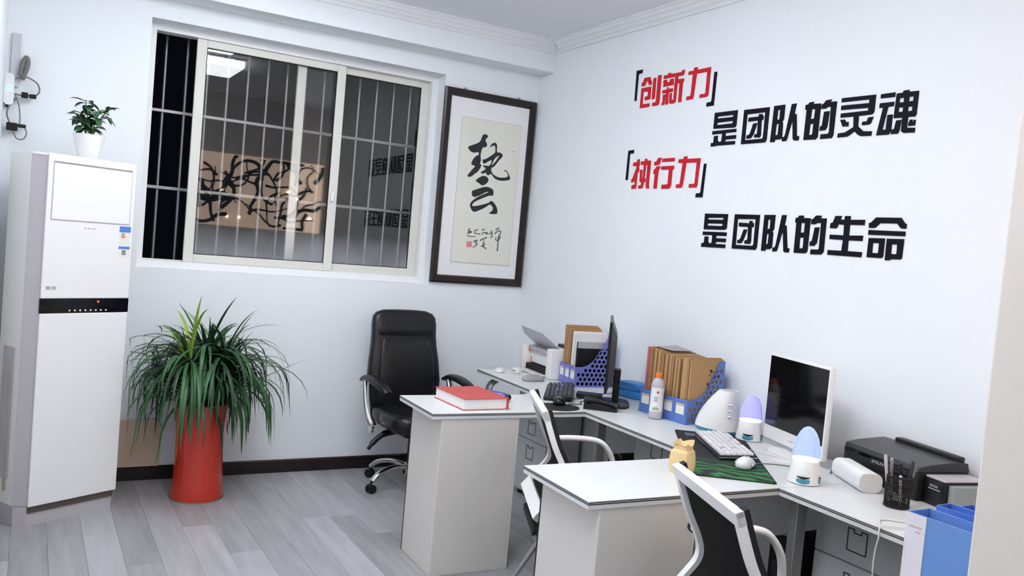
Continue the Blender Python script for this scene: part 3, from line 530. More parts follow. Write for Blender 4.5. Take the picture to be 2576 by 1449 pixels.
# ------------------------------------------------------------------ lettering on the right wall
def lettering(key, label, mats):
    pts = [p for ch in GLYPHS[key] for isl in ch for c in isl for p in c]
    ya = sum(-p[0] for p in pts)/len(pts); za = min(p[1] for p in pts)
    t = thing('wall_lettering', label, 'wall lettering', (XR, ya, za))
    for i, ch in enumerate(GLYPHS[key]):
        b = B()
        for isl in ch:
            b.prism(isl, -0.0005, -0.005, lambda a, q, h: (h, -a-ya, q-za))
        m = mats[i] if isinstance(mats, list) else mats
        nm = 'bracket_mark' if (isinstance(mats, list) and i in (0, len(mats)-1)) else 'character'
        b.obj(nm, m, t)
    return t
br = [letterk_m, letterr_m, letterr_m, letterr_m, letterk_m]
lettering('line1', 'upper red three-character phrase in black corner brackets on white wall', br)
lettering('line2', 'upper line of six bold black characters rising to the right on white wall', letterk_m)
lettering('line3', 'lower red three-character phrase in black corner brackets on white wall', br)
lettering('line4', 'lowest line of six bold black characters on white wall above the desks', letterk_m)

# ------------------------------------------------------------------ framed calligraphy
FY = 5.25
pic = thing('framed_calligraphy', 'tall dark-framed brush calligraphy scroll hanging beside the window', 'picture', (2.74, FY, 1.265))
ox, oz = 2.74, 1.265
fx0, fx1, fz0, fz1 = 2.376-ox, 3.094-ox, 0.0, 2.586-oz
fwid = 0.058
b = B()
prof = [(0, 0.0), (0, -0.016), (0.012, -0.024), (0.044, -0.024), (0.052, -0.012), (fwid, -0.006), (fwid, 0.0)]
for (xa, za, xb, zb, nx, nz) in ((fx0, fz0, fx1, fz0, 0, 1), (fx1, fz0, fx1, fz1, -1, 0), (fx1, fz1, fx0, fz1, 0, -1), (fx0, fz1, fx0, fz0, 1, 0)):
    d = Vector((xb-xa, 0, zb-za)).normalized(); n_ = Vector((nx, 0, nz)); r0 = []; r1 = []
    for o_, y_ in prof:                      # mitred moulding
        r0.append(Vector((xa, y_+0.036, za))+n_*o_+d*o_); r1.append(Vector((xb, y_+0.036, zb))+n_*o_-d*o_)
    bb = B().loft([r0, r1]); bb.obj('frame_rail', frame_m, pic)
B().box(fx0+0.05, fx1-0.05, 0.026, 0.032, fz0+0.05, fz1-0.05).obj('mount_board', matb_m, pic)
px0, px1, pz0, pz1 = 2.520-ox, 2.982-ox, 1.413-oz, 2.402-oz
b = B(); b.box(px0-0.003, px1+0.003, 0.0235, 0.026, pz0-0.003, pz1+0.003); b.obj('mount_line', mat('mount_line_grey', rgb(196, 198, 192), 0.8), pic)  # thin grey line bordering the paper
B().box(px0, px1, 0.021, 0.0235, pz0, pz1).obj('calligraphy_paper', paper_m, pic)
FP = 0.0208                                  # brushwork lies on the paper; outlines were taken at y=5.262
sc_ = (FY+FP)/5.262
cpt = lambda a, q: (a*sc_-ox, 1.55+(q-1.55)*sc_-oz)
for ch in BRUSH:
    b = B()
    for isl in ch:
        rg = []
        for c in isl:
            pts = [Vector((p[0], p[1], 0)) for p in c]; pts = bez(pts+[pts[0]], 3)[:-1]
            rg.append([cpt(p.x, p.y) for p in pts])
        b.prism(rg, FP, FP-0.0006, XZ)
    b.obj('brush_character', ink_m, pic)
b = B()
for pts, w in SIGN:
    P = [Vector((p[0], p[1], 0)) for p in pts]
    P = bez(P, 4) if len(P) > 2 else P
    L = []; R = []
    for i, p in enumerate(P):
        d = (P[min(i+1, len(P)-1)]-P[max(i-1, 0)]).normalized(); n_ = Vector((-d.y, d.x, 0))*w*0.8
        L.append(cpt(p.x+n_.x, p.y+n_.y)); R.append(cpt(p.x-n_.x, p.y-n_.y))
    for i in range(len(P)-1):
        b.add([(L[i][0], FP-0.0005, L[i][1]), (L[i+1][0], FP-0.0005, L[i+1][1]), (R[i+1][0], FP-0.0005, R[i+1][1]), (R[i][0], FP-0.0005, R[i][1])], [(0, 1, 2, 3)])
b.obj('signature_column', inkl_m, pic)
B().prism([[cpt(*p) for p in SEAL]], FP, FP-0.0006, XZ).obj('red_seal', seal_m, pic)
q = cpt(*DOT[0]); B().prism([circ(q[0], q[1], 0.006, 12)], FP, FP-0.0006, XZ).obj('red_dot_seal', seal_m, pic)
for xx in (2.53, 2.95):
    zz = fz1
    B().tube([(xx-ox-0.018, 0.034, zz-0.004), (xx-ox-0.006, 0.036, zz+0.012), (xx-ox+0.006, 0.036, zz+0.012), (xx-ox+0.018, 0.034, zz-0.004)], 0.003, 6).obj('hanging_hook', silver_m, pic)

# ------------------------------------------------------------------ power outlet cluster in the left corner
t = thing('cable_trunking', 'flat white vertical cable duct in the corner above the outlet box', 'cable duct', (-0.105, YB, 2.0))
B().box(-0.022, 0.022, -0.016, -0.0005, 0.16, 0.44, 0.003).obj('duct', mat('duct_grey', rgb(206, 206, 212), 0.5), t)
for z in (0.20, 0.30): B().cyl((0, -0.018, z), (0, -0.016, z), 0.004, n=8).obj('screw', silver_m, t)
t = thing('power_strip', 'white rounded power strip with glowing blue digits hung in the corner', 'power strip', (-0.128, YB, 2.06))
B().prism([rrect(-0.021, 0.024, 0, 0.165, 0.02, 6)], -0.046, -0.0175, XZ).obj('housing', white_m, t, 40)
bl = mat('blue_led', rgb(120, 150, 255), 0.4, emit=(0.25, 0.4, 1.0, 1), estr=1.6)
for dx in (-0.011, 0.003):
    b = B()
    for zz in (0.07, 0.084, 0.098): b.box(dx, dx+0.011, -0.0475, -0.046, zz, zz+0.004)
    b.box(dx+0.009, dx+0.012, -0.0475, -0.046, 0.07, 0.10); b.obj('led_digit', bl, t)
B().box(-0.012, 0.002, -0.04, -0.019, -0.014, 0.0, 0.003).obj('cord_relief', bmatte_m, t)
t = thing('hanging_cable', 'coiled grey cable with black adapters dangling below the power strip', 'cable', (-0.10, YB-0.045, 2.0))
B().tube(bez([(0.0, 0, 0.20), (0.05, 0, 0.215), (0.10, 0, 0.19), (0.112, 0, 0.15), (0.09, 0, 0.125), (0.03, 0, 0.118), (0.0, 0, 0.12)]), 0.004, 8).obj('cable_loop', cable_m, t, 60)
B().tube(bez([(0.0, 0, 0.12), (0.02, 0, 0.07), (0.03, 0, 0.0), (0.028, 0, -0.05)]), 0.003, 8).obj('drop_cable', cable_m, t, 60)
B().tube(bez([(0.01, 0.004, 0.10), (-0.02, 0.004, 0.06), (-0.03, 0.004, 0.01), (-0.012, 0.004, -0.04)]), 0.004, 8).obj('drop_cable', cable_m, t, 60)
B().tube(bez([(0.0, -0.002, -0.07), (0.02, -0.002, -0.11), (0.05, -0.002, -0.11), (0.064, -0.002, -0.08), (0.055, -0.002, -0.05)]), 0.003, 8).obj('cable_loop', cable_m, t, 60)
B().tube(bez([(0.02, 0.01, 0.22), (0.03, 0.01, 0.29), (0.045, 0.01, 0.32), (0.052, 0.01, 0.28), (0.03, 0.01, 0.20)]), 0.011, 8).obj('cable_bundle', cable_m, t, 60)
B().box(0.03, 0.062, -0.014, 0.012, 0.105, 0.135, 0.005).obj('plug', bmatte_m, t)
B().box(0.066, 0.10, -0.012, 0.01, 0.108, 0.13, 0.004).obj('plug', bmatte_m, t)
B().box(-0.03, 0.022, -0.018, 0.018, -0.072, -0.032, 0.005).obj('adapter', bmatte_m, t)
B().box(0.022, 0.06, -0.01, 0.01, -0.052, -0.034, 0.004).obj('plug', bmatte_m, t)

t = B().box(0.50, 0.735, YB-0.022, YB-0.016, 0.083, 0.36).obj('peach_patch', tint_m)  # thin box in pale peach, just off the wall
tag(t, 'thin pale peach patch at the wall between air conditioner and pot', 'board')

# ------------------------------------------------------------------ floor-standing air conditioner
AX, AY, AR = 0.022, 4.575, math.radians(28)
ac = thing('air_conditioner', 'tall white floor-standing air conditioner with black display band', 'air conditioner', (AX, AY, 0), AR)
w, d, H = 0.53, 0.30, 1.80
sec = lambda e=0: [(0.0+e, 0.045), (0.045, 0.0+e), (w-0.045, 0.0+e), (w-e, 0.045), (w-e, d-0.06), (w-0.07, d), (0.07, d), (0+e, d-0.06)]
B().prism([sec(0.004)], 0.0, 0.098, XY).obj('plinth', acg_m, ac)
sd = B().prism([[(0.0, 0.055), (0.012, 0.05), (w-0.012, 0.05), (w, 0.055), (w, d-0.06), (w-0.07, d), (0.07, d), (0, d-0.06)]], 0.10, H-0.012, XY).obj('side_casing', acs_m, ac)
B().box(-0.0035, 0.0, 0.10, 0.20, 0.22, 0.86, 0.0015, 1).obj('side_recess', acg_m, sd)
for yy in (0.115, 0.125, 0.135): B().box(-0.0045, -0.002, yy, yy+0.003, 0.16, 0.80).obj('groove', mat('yellowed_groove', rgb(190, 180, 160), 0.6), sd)
B().prism([[(0.0, 0.05), (0.048, 0.0), (w-0.048, 0), (w, 0.05)]], 0.10, H-0.012, XY).obj('front_chassis', acg_m, ac)
B().prism([sec(0.0)], H-0.012, H, XY).obj('top_cover', acw_m, ac)
fp = B().box(0.046, w-0.03, -0.012, 0.0, 1.108, H, 0.004).obj('upper_front_panel', acw_m, ac)
ring(B(), 0.068, w-0.052, 1.485, 1.765, 0.004, -0.0135, -0.011).obj('outlet_trim', acg_m, fp)
B().box(0.072, w-0.056, -0.0165, -0.011, 1.489, 1.757, 0.002).obj('outlet_flap', acw_m, fp)
B().box(0.074, w-0.058, -0.0168, -0.011, 1.7575, 1.7645).obj('outlet_gap', mat('outlet_gap_grey', rgb(150, 148, 150), 0.6), fp)
B().box(0.046, w-0.03, -0.012, 0.0, 0.098, 1.036, 0.004).obj('lower_front_panel', acw_m, ac)
B().box(0.05, w-0.04, -0.002, 0.01, 0.065, 0.098).obj('toe_gap', mat('toe_gap_brown', rgb(92, 82, 76), 0.7), ac)
bd = B().box(0.044, w-0.028, -0.011, 0.0, 1.0365, 1.1075, 0.002).obj('display_band', blackg_m, ac)
dm = mat('band_icon', rgb(190, 195, 200), 0.5, emit=(0.7, 0.8, 0.9, 1), estr=0.25)
for i in range(8): B().cyl((0.19+0.027*i, -0.0115, 1.049), (0.19+0.027*i, -0.011, 1.049), 0.0045, n=10).obj('touch_icon', dm, bd)
B().cyl((0.335, -0.0118, 1.092), (0.335, -0.011, 1.092), 0.006, n=10).obj('red_led', mat('red_led', rgb(230, 60, 50), 0.4, emit=(1, 0.1, 0.06, 1), estr=1.0), bd)
st = B().box(0.425, 0.487, -0.0128, -0.0118, 1.325, 1.485).obj('energy_sticker', card_m, fp)
sb = mat('sticker_blue', rgb(90, 130, 216), 0.5); sg = mat('sticker_green', rgb(120, 190, 140), 0.5); sr = mat('sticker_red', rgb(236, 140, 120), 0.5); sk = mat('sticker_grey', rgb(140, 140, 146), 0.6)
for x0, x1, z0, z1, m_ in ((0.425, 0.487, 1.448, 1.478, sb), (0.425, 0.487, 1.362, 1.375, sb), (0.438, 0.454, 1.433, 1.444, sg), (0.436, 0.458, 1.418, 1.431, sr), (0.444, 0.466, 1.332, 1.357, sk)):
    B().box(x0, x1, -0.0133, -0.0128, z0, z1).obj('sticker_print', m_, st)
for i, (x0, z0, L_) in enumerate(((0.235, 1.452, 0.013), (0.255, 1.452, 0.018), (0.28, 1.452, 0.018), (0.066, 1.150, 0.022), (0.094, 1.150, 0.024))):
    b = B(); hh = 0.006 if i < 3 else 0.018
    for q_ in range(3): b.box(x0+q_*L_/3, x0+q_*L_/3+L_/4.5, -0.0128, -0.0118, z0, z0+hh)
    b.box(x0, x0+L_*0.9, -0.0128, -0.0118, z0+hh*0.45, z0+hh*0.62)
    b.obj('faint_print', mat('faint_print', rgb(176, 176, 176), 0.6), fp)

# ------------------------------------------------------------------ small potted plant on top of it
pt = thing('potted_plant', 'small leafy green plant in a white pot on top of the air conditioner', 'plant', (0.240, 4.815, H))
B().lathe([(0.038, 0.0), (0.046, 0.006), (0.064, 0.07), (0.073, 0.115), (0.0735, 0.122), (0.068, 0.122), (0.066, 0.105)], 32).obj('pot', white_m, pt, 40)
B().lathe([(0.001, 0.104), (0.066, 0.106)], 24, cap=False).obj('soil', soil_m, pt)
def oval_leaf(base, az, el, L, wd, droop):
    d = Vector((math.cos(az)*math.cos(el), math.sin(az)*math.cos(el), math.sin(el)))
    s = Vector((-math.sin(az), math.cos(az), 0)); vs = []; fs = []; n = 6
    for i in range(n+1):
        u = i/n; c = Vector(base)+d*L*u+Vector((0, 0, -droop*L*u*u)); ww = wd*math.sin(math.pi*min(1, u*0.94+0.05))**0.8*0.5
        vs += [c-s*ww+Vector((0, 0, ww*0.35)), c, c+s*ww+Vector((0, 0, ww*0.35))]
    for i in range(n):
        o = i*3; fs += [(o, o+1, o+4, o+3), (o+1, o+2, o+5, o+4)]
    return B().add(vs, fs)
rl = random.Random(3)
for k in range(6):
    a = k*1.05+0.3; tip = Vector((0.055*math.cos(a), 0.045*math.sin(a), 0.21+rl.uniform(-0.02, 0.05)))
    if k == 4: tip = Vector((-0.025, 0.0, 0.285))
    if k == 0: tip = Vector((0.075, 0.01, 0.255))
    st_ = bez([(0.012*math.cos(a), 0.012*math.sin(a), 0.10), tip*0.6+Vector((0, 0, 0.05)), tip], 5)
    B().tube(st_, 0.0028, 6).obj('stem', stem_m, pt, 60)
    for j in range(14):
        u = st_[min(len(st_)-1, 3+int(j*0.6))]
        oval_leaf(u, rl.uniform(0, 6.28), rl.uniform(-0.35, 0.75), rl.uniform(0.050, 0.08), rl.uniform(0.026, 0.040), rl.uniform(0.2, 0.7)).obj('leaf', leafs_m, pt, 60)

# ------------------------------------------------------------------ big strap-leaved plant in a red pot
PX, PY = 0.895, 4.905
bp = thing('potted_plant', 'large plant with long drooping strap leaves in a tall glossy red pot', 'plant', (PX, PY, 0))
B().lathe([(0.128, 0.0), (0.142, 0.006), (0.143, 0.02), (0.134, 0.10), (0.128, 0.22), (0.131, 0.36), (0.142, 0.49), (0.146, 0.53), (0.146, 0.54), (0.136, 0.54), (0.132, 0.50)], 40).obj('pot', red_m, bp, 40)
B().lathe([(0.129, 0.0005), (0.1435, 0.001), (0.1445, 0.007)], 40, cap=False).obj('pot_foot_ring', mat('foot_ring', rgb(150, 140, 110), 0.6), bp)
B().lathe([(0.001, 0.505), (0.133, 0.50)], 24, cap=False).obj('soil', soil_m, bp)
crowns = [(0.0, 0.0, 0.80), (0.09, -0.04, 0.76), (-0.09, -0.05, 0.78), (0.03, 0.07, 0.76), (-0.07, 0.05, 0.70), (0.12, 0.03, 0.70)]
for cx_, cy_, cz_ in crowns:
    B().tube(bez([(cx_*0.5, cy_*0.5, 0.50), (cx_*0.8, cy_*0.8, (0.5+cz_)/2), (cx_, cy_, cz_)], 5), 0.012, 8).obj('stem', stem_m, bp, 60)
rl = random.Random(11)
nleaf = 296
extra = B()                                  # leaves deep inside the tuft, past the countable ones
for i in range(nleaf+170):
    cx_, cy_, cz_ = crowns[i % len(crowns)]
    az = rl.uniform(0, 2*math.pi); kind = rl.random()
    if kind < 0.52:   el, L, stiff = math.radians(rl.uniform(15, 60)), rl.uniform(0.46, 0.70), rl.uniform(2.3, 3.4)
    elif kind < 0.72: el, L, stiff = math.radians(rl.uniform(62, 87)), rl.uniform(0.26, 0.42), rl.uniform(0.3, 1.7)
    else:             el, L, stiff = math.radians(rl.uniform(35, 75)), rl.uniform(0.34, 0.55), rl.uniform(1.4, 3.0)
    wd = rl.uniform(0.015, 0.026)
    p = Vector((cx_, cy_, cz_-rl.uniform(-0.02, 0.16))); n = 10
    if i == 5: az, el, L, stiff, wd = -0.12, 0.50, 0.50, 0.10, 0.016
    if i >= nleaf: L *= 0.8
    vs = []; fs = []; e = el
    for j in range(n+1):
        u = j/n
        dd = Vector((math.cos(az)*math.cos(e), math.sin(az)*math.cos(e), math.sin(e)))
        if j: p = p+dd*(L/n)
        e = max(-1.45, e-stiff/n*(0.5+u))
        q_ = Vector(p)
        q_.y = min(q_.y, YB-PY-0.03)
        lim = -0.415+max(0, (q_.y+0.05))*0.55               # stay clear of the air conditioner
        q_.x = max(q_.x, lim); q_.z = max(q_.z, 0.26)
        if q_.z < 0.56 and math.hypot(q_.x, q_.y) < 0.165:     # hang outside the pot
            hh = max(0.01, math.hypot(q_.x, q_.y)); q_.x *= 0.165/hh; q_.y *= 0.165/hh
        if i == 5: q_ = Vector(p)
        s = Vector((-math.sin(az), math.cos(az), 0))
        ww = wd*0.5*(0.55+0.9*u if u < 0.4 else (1-((u-0.4)/0.6)**2.2)*0.91+0.03)
        nrm = s.cross(dd).normalized()
        vs += [q_-s*ww+nrm*ww*0.3, q_, q_+s*ww+nrm*ww*0.3]
    for j in range(n):
        o = j*3; fs += [(o, o+1, o+4, o+3), (o+1, o+2, o+5, o+4)]
    if i >= nleaf:
        extra.add(vs, fs); continue
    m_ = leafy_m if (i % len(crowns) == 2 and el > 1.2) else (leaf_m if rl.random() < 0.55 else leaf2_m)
    B().add(vs, fs).obj('leaf', m_, bp, 60)
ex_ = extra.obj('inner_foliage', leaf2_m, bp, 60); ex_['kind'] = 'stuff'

# ------------------------------------------------------------------ three L-shaped desks in a row
DR = math.radians(-2.0)
EX = Vector((math.cos(DR), math.sin(DR), 0)); EY = Vector((-math.sin(DR), math.cos(DR), 0))
DO = Vector((2.452, 3.434, 0)); PITCHD = 1.305
def DW(u, v, z=0, k=0):
    return DO+EX*u+EY*(v-PITCHD*k)+Vector((0, 0, z))
desk_lab = ['white L-shaped desk end nearest the window, red book on its return',
            'middle white L-shaped desk carrying the white monitor and gaming mouse mat',
            'nearest white L-shaped desk carrying the black printer and pen cup']
desks = []
for k in range(3):
    o = DW(0, 0, 0, k)
    t = thing('office_desk', desk_lab[k], 'desk', o, DR)
    arm = 1.265 if k == 0 else PITCHD-0.002
    out = [(-0.82, 0.0), (0.6, 0.0), (0.6, arm), (0.0, arm)]+arc(-0.185, 0.618, 0.185, 0, -90, 10)+[(-0.82, 0.433)]
    top = B().prism([out], ZT-0.026, ZT, XY).obj('table_top', desk_m, t)
    for za, zb, m_ in ((ZT-0.0055, ZT-0.0028, stripe_m), (ZT-0.0115, ZT-0.0082, stripe_m)):
        ex = []
        n = len(out)
        for i in range(n):                    # edge banding stripes, a hair proud of the edge
            p = Vector(out[i]+(0,)); a = Vector(out[i-1]+(0,)); c = Vector(out[(i+1) % n]+(0,))
            d1 = (p-a).normalized(); d2 = (c-p).normalized()
            n1 = Vector((d1.y, -d1.x, 0)); n2 = Vector((d2.y, -d2.x, 0)); nn = (n1+n2); nn = nn/max(0.3, nn.length_squared/2)
            q = p+nn*0.0008; ex.append((q.x, q.y))
        B().prism([ex], za, zb, XY).obj('edge_stripe', m_, top)
    B().box(-0.77, -0.38, 0.006, 0.375, 0.0, ZT-0.0262, 0.002, 1).obj('return_pedestal', deskp_m, t)
    B().box(-0.382, -0.366, 0.008, 0.373, 0.0, ZT-0.0262, 0.001, 1).obj('pedestal_edge', desk_m, t)
    B().box(-0.7715, -0.755, 0.376, 0.380, 0.0, ZT-0.0262).obj('pedestal_back_edge', stripe_m, t)
    B().box(0.545, 0.56, 0.02, arm-0.01, 0.06, ZT-0.0262).obj('modesty_panel', grey_m, t)
    if k == 0:
        leg = [(0.20, 1.2, ZT-0.03), (0.10, 1.2, ZT-0.06), (0.055, 1.2, ZT-0.13), (0.05, 1.2, 0.4), (0.09, 1.2, 0.16), (0.06, 1.2, 0.02)]
        B().tube(bez(leg, 6), 0.022, 12, flat=(1.5, 0.8)).obj('curved_leg', silver_m, t, 50)
        B().box(0.03, 0.10, 1.16, 1.24, 0.0, 0.02, 0.004).obj('foot', silver_m, t)
        B().cyl((0.24, 1.12, ZT-0.05), (0.24, 1.12, ZT-0.026), 0.03, n=16).obj('cable_grommet', black_m, t)
    else:
        B().box(0.05, 0.10, arm-0.05, arm-0.01, 0.0, ZT-0.0262, 0.004).obj('support_leg', silver_m, t)
    desks.append(t)

# drawer pedestals under the desks
def pedestal(xf, y0, y1, label):
    t = thing('drawer_pedestal', label, 'drawer unit', (xf, (y0+y1)/2, 0), 0, 'grey drawer pedestals under the desks')
    hw = (y1-y0)/2
    B().box(0.012, 0.24, -hw, hw, 0.03, 0.70, 0.003).obj('body', grey_m, t)
    for sx in (0.03, 0.20):
        for sy in (-hw+0.04, hw-0.04): B().cyl((sx+0.01, sy, 0.0), (sx+0.01, sy, 0.03), 0.014, n=10).obj('foot', black_m, t)
    for z0, z1 in ((0.525, 0.695), (0.37, 0.52), (0.04, 0.365)):
        dr = B().box(0.0, 0.012, -hw+0.003, hw-0.003, z0, z1, 0.002, 1).obj('drawer', grey_m, t)
        zc = (z0+z1)/2 if z1-z0 < 0.3 else z1-0.075
        s = 0.042
        rg = [[(-s, zc-s), (s, zc-s), (s, zc+s), (0.014, zc+s), (0.014, zc+s-0.012), (-0.014, zc+s-0.012), (-0.014, zc+s), (-s, zc+s)],
              [(-s+0.004, zc-s+0.004), (-s+0.004, zc+s-0.004), (-0.018, zc+s-0.004), (-0.018, zc+s-0.016), (0.018, zc+s-0.016), (0.018, zc+s-0.004), (s-0.004, zc+s-0.004), (s-0.004, zc-s+0.004)]]
        B().prism(rg, -0.0015, 0.001, lambda a, b_, h: (h, a, b_)).obj('recessed_handle', dgrey_m, dr)
    return t
pedestal(2.76, 4.23, 4.60, 'grey steel drawer pedestal under the desk nearest the window')
pedestal(2.74, 3.03, 3.385, 'grey steel drawer pedestal under the middle desk beside a black tower')
pedestal(2.62, 1.76, 2.125, 'grey steel drawer pedestal under the nearest desk, printer above it')

def tower(x0, yc, h, label):
    t = thing('computer_tower', label, 'computer', (x0, yc, 0), 0)
    B().prism([[(-0.075, 0.015), (0.075, 0.015), (0.075, h-0.045)]+arc(0.0, h-0.105, 0.096, 40, 140, 8)+[(-0.075, h-0.045)]], 0.0, 0.22, YZ).obj('case', bmatte_m, t)
    B().box(-0.004, 0.0, -0.055, 0.055, 0.06, h-0.12, 0.002).obj('front_bezel', black_m, t)
    for sx in (0.03, 0.19): B().box(sx-0.012, sx+0.012, -0.07, 0.07, 0.0, 0.015).obj('foot', black_m, t)
    B().tube(bez([(-0.002, -0.04, h-0.02), (-0.002, 0, h-0.004), (-0.002, 0.04, h-0.02)], 4), 0.003, 6).obj('trim_line', silver_m, t)
    return t
tower(2.74, 3.515, 0.525, 'black computer tower on the floor between the drawer pedestals, middle desk')
tower(2.70, 2.33, 0.50, 'black rounded computer tower under the nearest desk behind the mesh chair')

# ------------------------------------------------------------------ black leather executive chair
ch = thing('office_chair', 'black leather high-back swivel chair with chrome arms against the back wall', 'chair', (2.150, 4.80, 0), math.radians(2))
# back shell: rings from bottom to top (half width, half depth, y offset)
S = [(0.40, 0.19, 0.03, 0.20), (0.43, 0.225, 0.045, 0.205), (0.52, 0.245, 0.05, 0.21), (0.64, 0.250, 0.05, 0.225), (0.76, 0.240, 0.05, 0.245),
     (0.86, 0.226, 0.048, 0.265), (0.92, 0.222, 0.046, 0.275), (0.99, 0.222, 0.046, 0.285), (1.035, 0.216, 0.042, 0.292), (1.062, 0.195, 0.034, 0.296), (1.078, 0.15, 0.022, 0.298), (1.083, 0.07, 0.008, 0.299)]
bk = B().loft([sring(w_, t_, y_, z_, 36, 0.5) for z_, w_, t_, y_ in S]).obj('backrest', leather_m, ch, 60)
# front pads: lumbar pad and head pad leave a crease between them
L1 = [(0.44, 0.150, 0.012, 0.168), (0.47, 0.180, 0.022, 0.172), (0.56, 0.196, 0.024, 0.175), (0.70, 0.192, 0.022, 0.190), (0.82, 0.180, 0.018, 0.212), (0.895, 0.165, 0.012, 0.229), (0.908, 0.150, 0.004, 0.234)]
B().loft([sring(w_, t_, y_, z_, 28, 0.6) for z_, w_, t_, y_ in L1]).obj('lumbar_pad', leather_m, bk, 60)
L2 = [(0.913, 0.165, 0.004, 0.238), (0.925, 0.188, 0.012, 0.240), (0.96, 0.198, 0.014, 0.247), (1.0, 0.192, 0.011, 0.253), (1.035, 0.165, 0.004, 0.260)]
B().loft([sring(w_, t_, y_, z_, 28, 0.6) for z_, w_, t_, y_ in L2]).obj('head_pad', leather_m, bk, 60)
seat = [sring(0.245*a, 0.25*a, -0.03, z_, 36, 0.42) for z_, a in ((0.385, 0.86), (0.40, 0.97), (0.43, 1.0), (0.465, 1.0), (0.49, 0.95), (0.50, 0.80))]
B().loft(seat).obj('seat', leather_m, ch, 60)
for s in (-1, 1):
    arm = bez([(s*0.285, 0.21, 0.645), (s*0.290, 0.12, 0.672), (s*0.292, 0.0, 0.672), (s*0.288, -0.12, 0.655), (s*0.28, -0.18, 0.628)], 5)
    a = B().tube(arm, [0.016+0.012*math.sin(math.pi*i/(len(arm)-1)) for i in range(len(arm))], 12, flat=(1.5, 0.8)).obj('armrest', black_m, ch, 60)
    B().tube(bez([(s*0.288, 0.15, 0.655), (s*0.292, 0.12, 0.56), (s*0.285, 0.08, 0.45), (s*0.26, 0.05, 0.385)], 5), 0.016, 12, flat=(1.0, 1.4)).obj('chrome_upright', chrome_m, a, 60)
    B().cyl((s*0.265, 0.05, 0.375), (s*0.282, 0.05, 0.375), 0.03, n=20).obj('chrome_boss', chrome_m, a, 40)
B().box(-0.11, 0.11, -0.10, 0.13, 0.335, 0.388, 0.01).obj('mechanism', black_m, ch)
B().tube(bez([(-0.08, 0.02, 0.36), (-0.20, 0.01, 0.345), (-0.27, 0.0, 0.30), (-0.31, -0.02, 0.265)], 5), [0.02]*6+[0.017]*6+[0.012]*4, 10).obj('tilt_lever', black_m, ch, 60)
B().cyl((0.06, -0.09, 0.29), (0.06, -0.09, 0.34), 0.009, n=10).obj('tension_knob', black_m, ch)
B().cyl((0, 0.03, 0.10), (0, 0.03, 0.34), 0.025, n=18).obj('gas_lift', black_m, ch, 40)
B().cyl((0, 0.03, 0.085), (0, 0.03, 0.15), 0.045, 0.035, n=18).obj('hub', chrome_m, ch, 40)
for i in range(5):
    a = math.radians(195+72*i); dx, dy = math.cos(a), math.sin(a)
    lg = B().tube(bez([(dx*0.03, 0.03+dy*0.03, 0.125), (dx*0.14, 0.03+dy*0.14, 0.135), (dx*0.24, 0.03+dy*0.24, 0.11), (dx*0.29, 0.03+dy*0.29, 0.07)], 5), 0.017, 12, flat=(1.2, 0.9)).obj('base_leg', chrome_m, ch, 60)
    cx_, cy_ = dx*0.295, 0.03+dy*0.295
    b = B()
    for q in (-0.014, 0.014):
        b.cyl((cx_-dy*(q-0.009), cy_+dx*(q-0.009), 0.026), (cx_-dy*(q+0.009), cy_+dx*(q+0.009), 0.026), 0.026, n=18)
    b.cyl((cx_, cy_, 0.03), (cx_, cy_, 0.07), 0.008, n=8)
    b.obj('caster', black_m, lg, 40)

